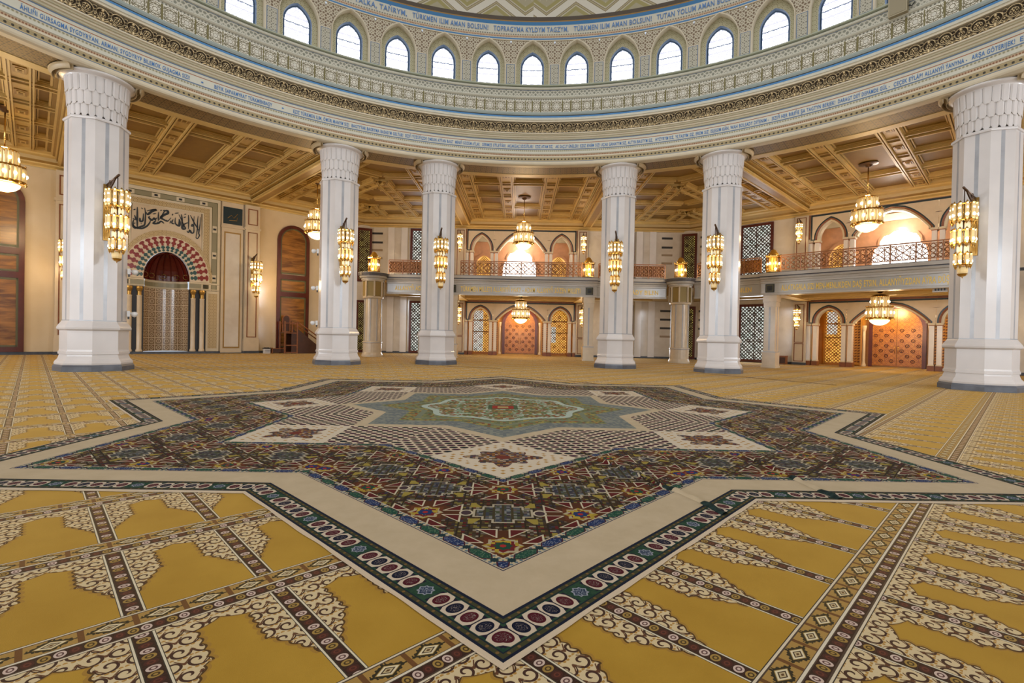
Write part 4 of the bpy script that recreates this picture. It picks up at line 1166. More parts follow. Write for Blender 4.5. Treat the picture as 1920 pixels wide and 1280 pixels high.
def corner_balcony(a, sides, label, lid):
    """the lower-set balcony between two entrances, turning round the corner column"""
    t = thing('balcony', label, 'balcony', pol(a, 27.2), -R(a))
    inv = (Matrix.Translation(pol(a, 27.2)) @ Matrix.Rotation(-R(a), 4, 'Z')).inverted()
    mb = MB(); dk = MB(); rl = MB(); tx = MB()
    for k, s in sides:
        D = 26.72; e = 26.72*T8-1.0
        o = OFF[k]
        u0, u1 = sorted((s*5.49+o, s*e))
        for q in (mb, dk, rl): q.M = inv @ Ms(k)
        fascia(mb, u0, u1, D)
        dk.prism([(s*5.49+o, D+.43), (s*9.6, D+.43), (s*9.6, D+1.1), (s*10.9, D+1.6), (s*33.8*T8*.97, 33.9), (s*5.49+o, 33.9)], 'z', 4.9, 5.9, 0)
        dk.box(((u0+u1)/2, D+.78, 4.80), (abs(u1-u0)-.6, .5, .2), 1); dk.box(((u0+u1)/2, D+4, 4.80), (u1-u0, .5, .24), 1)
        railing(rl, u0+.1, u1-.1, D+.22); q4 = [(u0+.15, D+.25, 6.13), (u1-.15, D+.25, 6.13), (u1-.15, D+.25, 6.9), (u0+.15, D+.25, 6.9)]; rl.poly(q4, 1, [(q[0], q[2]) for q in q4])
        vs, fs = text_mb('ALLANYŇ ADY BILEN'); x0 = min(v.x for v in vs); x1 = max(v.x for v in vs); n0 = len(tx.v)
        for v in vs: tx.v.append(inv @ Ms(k) @ Vector((u0+.6+(u1-u0-1.2)*(v.x-x0)/(x1-x0), D+.04, 4.82+v.y*.44)))
        for f in fs: tx.face([i+n0 for i in f])
        tx.build('lettering', M['goldtxt'], t); tx = MB()
    # rounded nosing over the corner column
    mb.M = inv @ Matrix.Translation(pol(a, 28.55))
    F2 = [(.3, 5.44)]+[q for q in FAS if q[1] > 5.41]
    mb.lathe([(-x+.80, z) for x, z in F2], 32, m=0, ms=[0]+FMS[-len(F2)+1:], R0=1)
    mb.build('fascia', [M[m] for m in FMAT], t); dk.build('deck', [M['goldpaint'], M['rib']], t); rl.build('railing', [M['railing'], M['fret_wood']], t)
corner_balcony(-22.5, [(0, -1)], 'short balcony between the wooden pulpit side and the middle entrance', 0)
corner_balcony(22.5, [(0, 1), (1, -1)], 'angled balcony turning the corner between the middle and right-hand entrances', 1)
# corner columns under the balconies
def corner_column():
    t = thing('round_column', 'round cream column under the balcony corner, behind the second marble column from the left', 'column', group='round cream columns under the balcony corners')
    mb = MB(); mb.lathe([(0, 0), (.74, 0), (.74, .12), (.70, .22), (.66, .3), (.66, .95), (.69, .98), (.69, 1.06), (.64, 1.10)], 24, m=0); mb.lathe([(.695, .98), (.695, 1.02)], 24, m=1); mb.build('base', [M['creamst'], M['greyin']], t)
    mb = MB(); mb.lathe([(.62, 1.1), (.60, 4.1)], 24, sm=True)
    for k in range(8):
        a = k*PI/4+PI/8; mb.box((.615*sin(a), .615*cos(a), 2.6), (.05, .05, 3.0), 1, -a)
    mb.build('shaft', [M['creamst'], M['greyin']], t)
    mb = MB(); mb.lathe([(.60, 4.1), (.72, 4.14), (.74, 4.24), (.70, 4.28)], 24, m=0); mb.lathe([(.74, 4.28), (.74, 5.32)], 8, m=1); mb.lathe([(.74, 5.32), (.78, 5.36), (.78, 5.42)], 24, m=0)
    for k in range(8):
        a = k*PI/4; mb.box((.74*sin(a), .74*cos(a), 4.8), (.10, .10, 1.08), 0, -a)
    mb.build('capital', [M['creamst'], M['olivegold']], t)
    return t
M['olivegold'] = pm('olive_gold_panel', (.22, .15, .03), .35, .2)
cc = corner_column(); cc.location = pol(-22.5, 28.55); cc.rotation_euler = (0, 0, R(22.5))
dup(cc, pol(22.5, 28.55), -R(22.5), 'round cream column under the balcony corner between the middle and right-hand entrances')
def pier():
    t = thing('square_pier', 'square cream pier under the left end of the middle balcony', 'pier', group='square cream piers under the balcony ends')
    mb = MB()
    mb.box((0, 0, .06), (.86, .86, .12)); mb.box((0, 0, .5), (.78, .78, .8)); mb.box((0, 0, .93), (.82, .82, .08)); mb.box((0, 0, 1.0), (.76, .76, .06), 1); mb.build('base', [M['creamst'], M['greyin']], t)
    mb = MB(); mb.box((0, 0, 2.45), (.66, .66, 2.86), 0)
    for k in range(4): mb.M = Matrix.Rotation(k*PI/2, 4, 'Z'); mb.box((0, -.332, 2.45), (.10, .012, 2.7), 1); 
    mb.M = None; mb.build('shaft', [M['creamst'], M['greyin']], t)
    mb = MB(); mb.box((0, 0, 4.0), (.72, .72, .3)); mb.box((0, 0, 4.34), (.80, .80, .42)); mb.build('capital', M['creamst'], t)
    return t
pr = pier(); first = True
for k, s, lb in ((0, -1, None), (0, 1, 'square cream pier under the right end of the middle balcony'), (1, -1, 'square cream pier under the left end of the right-hand balcony'), (1, 1, 'square cream pier under the far right balcony end, behind the large right column')):
    p = W(k, OFF[k]+s*4.9, 26.95)
    if first: pr.location = p; pr.rotation_euler = (0, 0, ang(k)); first = False
    else: dup(pr, p, ang(k), lb)
# ------------------------------------------------------------------ prayer niche wall
def mihrab():
    o = OFF[-1]-.05
    t = thing('prayer_niche', 'great prayer niche with red and white voussoirs and black calligraphy in the left wall', 'prayer niche', Ms(-1, o, DW).translation, ang(-1))
    SP = 5.0
    def ell(hw, za, n=24, zb=None):
        L = [(-hw, zb)] if zb is not None else []
        for i in range(n+1):
            a = PI*i/n; L.append((-hw*cos(a), SP+(za-SP)*sin(a)**.92))
        return L+([(hw, zb)] if zb is not None else [])
    # frame: ivory ground, grey band, carved gold band, calligraphy field
    mb = MB(); mats = ['ivory', 'greygold', 'fret_cream', 'cream2', 'olive', 'black']
    def band(w0, z0, w1, z1, m, y):
        for s in (-1, 1): mb.poly([(s*w0, y, 4.4), (s*w1, y, 4.4), (s*w1, y, z1), (s*w0, y, z0)], m, [(w0, 4.4), (w1, 4.4), (w1, z1), (w0, z0)])
        mb.poly([(-w0, y, z0), (w0, y, z0), (w1, y, z1), (-w1, y, z1)], m, [(-w0, z0), (w0, z0), (w1, z1), (-w1, z1)])
    band(3.08, 10.84, 2.92, 10.62, 0, -.14); band(2.92, 10.62, 2.88, 10.58, 4, -.13); band(2.88, 10.58, 2.60, 10.30, 1, -.125); band(2.60, 10.30, 2.56, 10.26, 4, -.13)
    band(2.56, 10.26, 2.42, 10.12, 0, -.14); band(2.42, 10.12, 2.06, 9.78, 2, -.12); band(2.06, 9.78, 1.98, 9.70, 0, -.13)
    A = ell(2.62, 8.22, 24, 4.4); Rc = []
    n = len(A)
    for i, (x, z) in enumerate(A):
        t_ = i/(n-1)
        if t_ < .30: Rc.append((-2.62 if z < 6.9 else -1.98, max(z, 4.4)))
        elif t_ > .70: Rc.append((2.62 if z < 6.9 else 1.98, max(z, 4.4)))
        else: Rc.append((1.98*(t_-.5)/.2, 9.70))
    Rc = [(max(-1.98, min(1.98, x)) if z > 6.6 else x, z) for x, z in Rc]
    strip2(mb, Rc, -.11, A, -.11, 3)
    for s in (-1, 1): mb.poly([(s*3.08, -.14, 4.4), (s*3.08, 0, 4.4), (s*3.08, 0, 10.84), (s*3.08, -.14, 10.84)], 0)
    for (u, z) in [(x, 10.44) for x in (-2.05, -.68, .68, 2.05)]+[(s*2.74, z) for s in (-1, 1) for z in (8.75, 6.9, 5.3)]:
        mb.box((u, -.13, z), (.46, .02, .27) if z > 10 else (.27, .02, .46), 0); mb.lathe([(.001, -.02), (.10, 0), (.001, .02)], 8, (u, -.145, z), m=5); mb.box((u, -.145, z), (.18, .012, .13), 5)
    mb.build('frame', [M[m] for m in mats], t)
    # arch: carved band, pale voussoirs with red and green inlay
    mb = MB(); Bv = ell(2.44, 7.86, 24, 4.95); C = ell(1.30, 6.80, 24, 4.95); A = ell(2.62, 8.22, 24, 4.95)
    strip2(mb, A, -.17, Bv, -.17, 0); strip2(mb, A, -.17, A, -.1, 0); strip2(mb, Bv, -.17, C, -.13, 1); strip2(mb, C, -.13, C, .3, 1)
    mb.build('arch', [M['fret_cream'], M['creamst']], t)
    mb = MB(); mg = MB(); NV = 19
    def pt(a, f):
        hw = 1.30+(2.44-1.30)*f; za = 6.80+(7.86-6.80)*f
        return -hw*cos(a), SP+(za-SP)*sin(a)**.92
    def blob(m, a, f, ra, rf, y):
        P = []
        for j in range(8):
            q = 2*PI*j/8; P.append(pt(min(PI-.001, max(.001, a+ra*cos(q))), max(.02, min(.985, f+rf*sin(q)))))
        m.prism(P, 'y', y-.012, y)
    def neck(m, a, f0, f1, ra, y): m.prism([pt(a-ra, f0), pt(a-ra, f1), pt(a+ra, f1), pt(a+ra, f0)], 'y', y-.010, y)
    for i in range(NV):
        a = PI*(i+.5)/NV; y = -.165
        blob(mb, a, .60, .074, .10, y); blob(mb, a, .88, .070, .085, y); neck(mb, a, .42, .95, .030, y)
        a2 = PI*(i+1)/NV
        blob(mb, a, .43, .045, .045, y)
        blob(mg, a, .28, .072, .085, y+.012); blob(mg, a, .10, .062, .06, y+.025); neck(mg, a, .03, .38, .028, y+.012)
    mb.build('red_inlay', M['redst'], t); mg.build('green_inlay', M['greenst'], t)
    # shelf moulding, outside and round the niche
    mb = MB(); prof = [(.0, 4.38), (.12, 4.42), (.16, 4.50), (.12, 4.52), (.12, 4.80), (.17, 4.84), (.17, 4.93), (.0, 4.97)]
    for s in (-1, 1):
        a, b = sorted((s*1.25, s*3.08))
        extr(mb, [(-d-.0, z) for d, z in prof], a, b, [0, 0, 0, 1, 0, 0, 0])
    # recess: half cylinder wall, moulding and half dome, set back
    pr = [(1.27-d*.5, z) for d, z in prof]
    mb.lathe(pr, 24, (0, .05, 0), -PI/2, PI/2, ms=[0, 0, 0, 1, 0, 0, 0]); mb.build('shelf_moulding', [M['ivory'], M['greygold']], t)
    mb = MB(); mb.lathe([(1.25, .15), (1.25, 4.42)], 24, (0, .05, 0), -PI/2, PI/2, R0=1.25); mb.build('tiled_recess', M['tile'], t)
    mb = MB(); mb.lathe([(1.30*cos(q), SP-.05+1.85*sin(q)) for q in [PI/2*i/8 for i in range(9)]], 32, (0, .05, 0), -PI/2, PI/2)
    for i in range(9):
        a = -PI/2+PI*(i+.5)/9
        mb.tube([(1.27*cos(q)*sin(a), .05+1.27*cos(q)*cos(a), SP-.05+1.8*sin(q)) for q in [PI/2*.9*j/6 for j in range(7)]], .03, 5)
    for i in range(5):
        a = -PI/2+PI*(i+.5)/5; mb.ring((1.2*sin(a), 1.2*cos(a), 5.25), .16, .02, 'y', 8, 4, 1)
    mb.build('half_dome', [M['niche'], M['goldpaint']], t)
    for s in (-1, 1):
        mb = MB()
        mb.poly([(s*1.25, -.02, .15), (s*2.28, -.02, .15), (s*2.28, -.02, 4.38), (s*1.25, -.02, 4.38)], 0)
        mb.poly([(s*1.25, -.02, .15), (s*1.25, .1, .15), (s*1.25, .1, 4.38), (s*1.25, -.02, 4.38)], 0)
        mb.build('dark_backing', M['black'], t)
    for s in (-1, 1):
        for u in (1.49, 2.02):
            c = MB(); c.lathe([(0, .15), (.19, .15), (.19, .24), (.16, .30), (.145, .36), (.14, 3.74), (.155, 3.76), (.155, 3.80), (.13, 3.81)], 16, (s*u, -.16, 0), m=0, sm=True)
            c.lathe([(.11, 3.80), (.11, 4.05), (.15, 4.14), (.19, 4.26), (.17, 4.38), (0, 4.38)], 16, (s*u, -.16, 0), m=1)
            c.build('slim_column', [M['creamst'], M['brass2']], t)
        p = MB(); x0, x1 = sorted((s*2.28, s*3.08))
        p.box(((x0+x1)/2, -.06, 2.27), (.80, .12, 4.22), 0)
        p.poly([(x0+.12, -.125, .35), (x1-.12, -.125, .35), (x1-.12, -.125, 4.2), (x0+.12, -.125, 4.2)], 1, [(0, 0), (.56, 0), (.56, 3.85), (0, 3.85)])
        p.build('carved_panel', [M['ivory'], M['fret_cream']], t)
    mb = MB(); mb.box((0, -.06, .075), (6.16, .3, .15)); mb.build('step', M['slate'], t)
    # calligraphy
    mb = MB()
    for wd, L in STROKES:
        P = [Vector((x+.02, 0, z)) for x, z in L]; Q = []
        for i in range(len(P)-1):
            p0, p1, p2, p3 = P[max(i-1, 0)], P[i], P[i+1], P[min(i+2, len(P)-1)]
            for j in range(4):
                q = j/4; Q.append(.5*((2*p1)+(p2-p0)*q+(2*p0-5*p1+4*p2-p3)*q*q+(3*p1-p0-3*p2+p3)*q**3))
        Q.append(P[-1]); n = len(Q); row = []
        for i, p in enumerate(Q):
            d = Q[min(i+1, n-1)]-Q[max(i-1, 0)]; d.normalize(); nn = Vector((-d.z, 0, d.x))
            h = wd*.010*(.35+.65*min(1, 3.2*i/n, 3.2*(n-1-i)/n))*(1+.25*d.z)
            row.append([mb.vert(p+nn*s_*h+Vector((0, y, 0))) for s_, y in ((-1, -.112), (-1, -.128), (1, -.128), (1, -.112))])
        for i in range(n-1):
            for j in range(3): mb.face((row[i][j], row[i][j+1], row[i+1][j+1], row[i+1][j]))
    mb.build('calligraphy', M['navy2'], t)
STROKES = [(5,[(1.83,9.47),(1.83,9.03),(1.79,8.63),(1.75,8.33),(1.8,8.19),(1.68,7.95),(1.58,8.03)]),(5,[(1.7,9.52),(1.67,9.0),(1.67,8.61),(1.59,8.01)]),(5,[(1.47,9.46),(1.45,8.97),(1.46,8.38),(1.33,8.29),(1.21,8.46),(1.15,8.28),(1.05,8.39)]),(5,[(1.24,9.49),(1.34,9.29),(1.45,9.06),(1.62,8.75),(1.8,8.44)]),(5,[(1.13,9.49),(1.15,9.11),(1.14,8.52)]),(4,[(1.32,8.82),(1.37,8.88),(1.4,8.79),(1.33,8.75),(1.32,8.82)]),(6,[(0.72,9.46),(0.77,9.09),(0.75,8.6)]),(6,[(0.58,9.41),(0.75,9.04),(0.87,8.72),(0.97,8.54),(0.84,8.47),(0.79,8.61),(0.91,8.82),(1.1,8.95)]),(6,[(0.38,9.16),(0.39,8.78),(0.59,8.65),(0.63,8.92),(0.6,9.11)]),(5,[(0.26,9.04),(0.19,8.77),(0.35,8.73)]),(4,[(0.15,8.93),(0.07,8.72)]),(6,[(0.14,9.12),(-0.05,8.85),(-0.25,8.91),(-0.41,9.02),(-0.25,9.23),(-0.05,9.37),(-0.06,9.53),(-0.22,9.48),(-0.41,9.06),(-0.52,8.86)]),(6,[(-0.25,8.67),(-0.41,8.78),(-0.56,8.62),(-0.83,8.57),(-0.68,8.78)]),(5,[(-0.55,9.37),(-0.56,9.04),(-0.56,8.76)]),(6,[(-1.21,9.24),(-1.14,9.09),(-0.91,9.34),(-0.68,9.48),(-0.88,9.45),(-1.18,9.32)]),(6,[(-0.64,8.98),(-0.72,8.82),(-0.79,8.92),(-0.87,8.79),(-0.94,8.78),(-1.06,8.9),(-1.02,9.0)]),(6,[(-0.98,8.73),(-1.02,8.58),(-1.17,8.33),(-1.43,8.14),(-1.72,8.14),(-1.91,8.29)]),(7,[(-1.68,9.47),(-1.67,8.06)]),(6,[(-1.29,9.5),(-1.25,9.05),(-1.28,8.44),(-1.43,8.28),(-1.79,8.11),(-1.9,8.34),(-1.86,8.62)]),(6,[(-1.36,9.12),(-1.38,8.66),(-1.51,8.59),(-1.54,8.81)]),(5,[(-1.82,8.94),(-1.77,8.77),(-1.73,8.6)]),(4,[(-1.91,8.7),(-1.76,8.63)]),(3,[(0.88,9.47),(1.01,9.52)]),(3,[(0.85,9.25),(0.99,9.32)]),(3,[(0.34,9.44),(0.58,9.52)]),(3,[(-0.45,9.46),(-0.38,9.54)]),(3,[(-0.3,9.48),(-0.22,9.57)]),(3,[(0.2,9.27),(0.24,9.4)]),(3,[(-0.87,9.17),(-0.68,9.25)]),(3,[(-1.48,9.47),(-1.38,9.39)]),(3,[(-1.88,9.25),(-1.77,9.32)]),(3,[(-0.13,8.93),(-0.01,8.81)]),(3,[(-0.64,8.7),(-0.5,8.67)]),(3,[(-1.5,8.45),(-1.43,8.42)]),(3,[(-1.87,8.39),(-1.76,8.43)])]
M['greygold'] = pm('grey_olive_inlay_band', (.26, .24, .15), .35)
M['niche'] = pm('deep_red_vault', (.10, .010, .006), .25)
M['brass2'] = pm('aged_brass_capital', (.42, .25, .06), .35, .6)
M['navy2'] = pm('ink_black_calligraphy', (.012, .018, .022), .4)
mihrab()
def qibla_pilasters():
    mb = MB(); mats = ['cream2', 'goldpaint', 'wallm', 'navy', 'mahog', 'slate']
    for s in (-1, 1):
        mb.M = Ms(-1, OFF[-1], DW); c = s*3.84
        mb.box((c, -.06, 5.45), (1.40, .12, 10.8), 0)
        mb.box((c, -.13, 4.55), (1.08, .03, 8.35), 1); mb.box((c, -.15, 4.55), (.92, .02, 8.15), 2)
        mb.box((c, -.14, 9.08), (1.5, .28, .14), 0)
        mb.box((c, -.13, 9.90), (1.24, .03, 1.2), 3)
        mb.tube([(c-.35, -.15, 9.7), (c-.1, -.15, 9.95), (c+.05, -.15, 9.75), (c+.3, -.15, 10.1)], .02, 4, 1); mb.tube([(c-.25, -.15, 9.55), (c+.25, -.15, 9.6), (c+.28, -.15, 9.85)], .02, 4, 1)
        c = s*5.10
        mb.box((c, -.2, 5.45), (.96, .4, 10.8), 0); mb.box((c, -.22, 9.14), (1.1, .5, .16), 0); mb.box((c, -.22, .6), (1.02, .44, .9), 0)
        for z0, z1 in ((1.2, 8.85), (9.45, 10.55)):
            for q in (-1, 1): mb.box((c+q*.30, -.41, (z0+z1)/2), (.06, .03, z1-z0), 4)
            for z in (z0, z1): mb.box((c, -.41, z), (.66, .03, .06), 4)
        mb.box((c, -.24, .09), (1.06, .5, .18), 5)
    tag(mb.build('trim_20', [M[m] for m in mats]), kind='structure')
qibla_pilasters()
def arched_door(u, idx):
    d = bpy.data.objects.new('door_%d' % idx, None); COL.objects.link(d); d['kind'] = 'structure'
    d.matrix_world = Ms(-1, u, DW)
    def ra(hw, z0, zs, n=14): return [(-hw, z0)]+[(-hw*cos(PI*i/n), zs+hw*sin(PI*i/n)) for i in range(n+1)]+[(hw, z0)]
    A = ra(1.22, .17, 8.72); B = ra(.98, .45, 8.72); C = ra(.88, .55, 8.72)
    mb = MB(); strip2(mb, A, -.16, B, -.16, 0); strip2(mb, A, -.16, A, 0, 0); strip2(mb, B, -.16, B, -.08, 0)
    mb.poly([(-1.22, -.16, .17), (1.22, -.16, .17), (.98, -.16, .45), (-.98, -.16, .45)], 0)
    for z0, z1 in ((5.72, 6.08), (4.38, 4.72)): mb.box((0, -.11, (z0+z1)/2), (1.96, .1, z1-z0), 0)
    mb.build('door_frame', M['redwood'], d)
    mb = MB()
    def pan(z0, z1, top=False):
        if top: strip2(mb, B, -.09, C, -.09, 1); O = [(-.88, z0)]+C[1:-1]+[(.88, z0)]
        else: O = [(-.88, z0), (-.88, z1), (.88, z1), (.88, z0)]
        i = [mb.vert((x, -.085, z)) for x, z in O]; mb.face(i[::-1], 0)
        if not top:
            for s in (-1, 1): mb.box((s*.93, -.09, (z0+z1)/2), (.10, .03, z1-z0+.1), 1)
            mb.box((0, -.09, z1), (1.9, .03, .10), 1)
        mb.box((0, -.09, z0), (1.9, .03, .10), 1)
    pan(6.2, 9, True); pan(4.8, 5.65); pan(.5, 4.3)
    mb.build('door_panel', [M['wood'], M['olive']], d)
    return d
arched_door(8.12, DI); arched_door(-8.12, DI+1); DI += 2

# ------------------------------------------------------------------ wooden pulpit and the small things by the wall
def pulpit():
    t = thing('wooden_pulpit', 'brown wooden pulpit with steps and handrails in front of the arched panel', 'pulpit', W(-1, 7.55, 33.0), ang(-1))
    st = MB(); W2 = .52
    for i in range(6):
        h = 1.55-i*.26; st.box((.55+i*.30, 0, h/2), (.30, W2*2, h), 0)
    st.build('steps', M['mahog3'], t)
    p = MB()
    for y in (-W2, W2):
        p.prism([(-.02, 0), (2.35, 0), (2.35, .30), (.42, 1.9), (.42, 1.62), (-.02, 1.62)], 'y', y-.02, y+.02, 0)
    p.build('side_panel', M['mahog3'], t)
    for y in (-W2, W2):
        for x, h in ((-.5, 2.44), (.4, 2.44), (2.38, 1.1)): f = MB(); f.box((x, y, h/2), (.09, .09, h)); f.build('post', M['mahog4'], t)
        for z in (.08, .62, 1.55, 2.30): f = MB(); f.box((-.05, y, z), (.82, .06, .07)); f.build('rail', M['mahog4'], t)
    for y in (-W2, W2):
        h = MB(); h.tube([(.4, y, 2.42), (2.38, y, 1.06)], .045, 6); h.build('handrail', M['mahog4'], t)
    s = MB(); s.box((-.05, 0, 1.55), (.95, 1.0, .07)); s.build('seat', M['mahog3'], t)
    b = MB(); A = [(-.3, 1.6)]+[(-.3*cos(PI*i/10), 2.62+.3*sin(PI*i/10)) for i in range(11)]+[(.3, 1.6)]
    b.prism([(x-.05, z) for x, z in A], 'y', W2-.03, W2+.03); A2 = [(x*.72-.05, 1.7+(z-1.6)*.9) for x, z in A]
    b.prism(A2, 'y', W2-.05, W2-.03, 1); b.build('arched_back', [M['mahog4'], M['mahog3']], t)
M['mahog3'] = pm('dark_brown_pulpit_wood', (.055, .017, .007), .35, 0, .5, .2, 4)
M['mahog4'] = pm('orange_brown_pulpit_wood', (.24, .078, .02), .35, 0, .5, .2, 4)
pulpit()
def crate():
    t = thing('low_wooden_bench', 'low brown wooden bench beside the pulpit, against the left wall', 'bench', W(-1, 6.75, 33.0), ang(-1))
    mb = MB(); mb.box((0, 0, .36), (1.0, .4, .05)); mb.build('seat', M['mahog4'], t)
    mb = MB(); mb.box((0, .17, .20), (.92, .03, .30)); mb.box((0, -.17, .20), (.92, .03, .26)); mb.build('apron', M['mahog3'], t)
    for sx in (-1, 1):
        for sy in (-1, 1):
            l = MB(); l.box((sx*.46, sy*.17, .22), (.06, .06, .44)); l.build('leg', M['mahog4'], t)
crate()
def bucket():
    t = thing('white_crate', 'small white storage crate with dark lid on the floor left of the low bench', 'crate', W(-1, 5.98, 33.1), ang(-1))
    mb = MB(); mb.box((0, 0, .17), (.42, .32, .34)); mb.box((0, -.165, .12), (.36, .02, .03), 1); mb.box((0, -.165, .23), (.36, .02, .03), 1); mb.build('body', [M['whiteplas'], M['darkpl']], t)
    mb = MB(); mb.box((0, 0, .38), (.48, .38, .07)); mb.box((0, 0, .43), (.3, .2, .04)); mb.build('lid', M['darkpl'], t)
bucket()
def crate2():
    t = thing('wooden_box', 'small brown wooden box at the foot of the pier, left of the right-hand entrance', 'box', W(1, -6.3, 33.2), ang(1))
    mb = MB(); mb.box((0, 0, .30), (.6, .4, .56)); mb.box((0, -.205, .3), (.5, .02, .44), 1); mb.build('body', [M['mahog4'], M['mahog3']], t)
    mb = MB(); mb.box((0, 0, .605), (.66, .46, .05)); mb.build('top', M['mahog4'], t)
crate2()
# ------------------------------------------------------------------ chandeliers
def rods(mb, N, r, z0, z1, t, m=0, n=5, ph=0):
    for i in range(N):
        a = 2*PI*(i+ph)/N; x, y = r*sin(a), r*cos(a)
        mb.lathe([(.0, z0-t*2), (t, z0), (t*1.05, (z0+z1)/2), (t, z1), (0, z1+t*1.6)], n, (x, y, 0), m=m)
def chandelier(label, loc, drop, s=1.0, group='tiered crystal chandeliers'):
    t = thing('chandelier', label, 'chandelier', loc, 0, group)
    z = -drop
    mb = MB(); mb.lathe([(.001, 0), (.44*s, -.01), (.47*s, -.04), (.36*s, -.07), (.20*s, -.10), (.10*s, -.2), (.001, -.22)], 20); mb.build('canopy', M['bronze'], t)
    mb = MB(); mb.tube([(0, 0, -.18), (0, 0, z+.1)], .03*s, 6); mb.build('rod', M['brass'], t)
    mb = MB(); mb.lathe([(.03, z+.12), (.30*s, z+.10), (.46*s, z+.02), (.50*s, z-.02), (.44*s, z-.05)], 24, m=0)
    mb.lathe([(.50*s, z-.72*s), (.72*s, z-.74*s), (.76*s, z-.70*s), (.70*s, z-.78*s)], 24, m=0)
    mb.lathe([(.72*s, z-1.36*s), (.76*s, z-1.40*s), (.70*s, z-1.50*s), (.50*s, z-1.56*s)], 24, m=0)
    for i in range(12):
        a = 2*PI*i/12; mb.ball((.74*s*sin(a), .74*s*cos(a), z-1.47*s), .06*s, 0, 6); mb.ball((.72*s*sin(a), .72*s*cos(a), z-.66*s), .045*s, 0, 6)
    mb.build('gilt_frame', M['brass'], t)
    mb = MB(); rods(mb, 20, .46*s, z-.66*s, z-.06, .048*s, 0); rods(mb, 10, .30*s, z-.60*s, z-.1, .06*s, 1); mb.build('upper_crystal_tier', [M['crystal'], M['crystal2']], t)
    mb = MB(); rods(mb, 26, .70*s, z-1.34*s, z-.80*s, .052*s, 0); rods(mb, 14, .58*s, z-1.25*s, z-.82*s, .09*s, 1); mb.build('lower_crystal_tier', [M['crystal'], M['crystal2']], t)
    mb = MB()
    for N, r, zz in ((8, .49, -.36), (12, .74, -1.08)):
        for i in range(N): a = 2*PI*(i+.5)/N; mb.ball((r*s*sin(a), r*s*cos(a), z+zz*s), .062*s, 0, 6, 1.4)
    mb.build('lit_bulbs', M['bulb'], t)
    mb = MB(); mb.lathe([(.56*s, z-1.54*s), (.52*s, z-1.66*s), (.36*s, z-1.80*s), (.16*s, z-1.88*s), (.001, z-1.90*s)], 24, sm=True); mb.build('frosted_bowl', M['frost'], t)
    return t
CH = []
def put_ch(k, u, d, zc, ztop, s, label, P):
    p = W(k, u, d, zc); CH.append(chandelier(label, p, zc-ztop, s))
    lamp('chandelier_light', 'POINT', (p.x, p.y, ztop-2.15*s), P, WARM, .35)
    lamp('chandelier_uplight', 'POINT', (p.x, p.y, ztop+.45), P*.09, WARM, .15)
PC = 660
put_ch(0, -.25, 27, 11.72, 9.82, 1.0, 'crystal chandelier hanging above the balcony of the middle entrance', PC)
put_ch(1, -.20, 27, 11.72, 9.80, 1.0, 'crystal chandelier hanging above the right-hand balcony', PC)
put_ch(-1, -7.55, 27, 11.72, 9.75, 1.0, 'crystal chandelier at the left edge, in front of the left arched panel', PC*.8)
put_ch(-1, 7.05, 27, 11.72, 9.75, 1.0, 'crystal chandelier half hidden behind the second marble column, near the pulpit', PC*.8)
put_ch(0, -.34, 30, 4.885, 4.42, .92, 'low crystal chandelier under the balcony in front of the middle entrance doors', PC*.5)
put_ch(1, 0, 30, 4.885, 4.5, .92, 'low crystal chandelier under the balcony in front of the right-hand entrance doors', PC*.5)

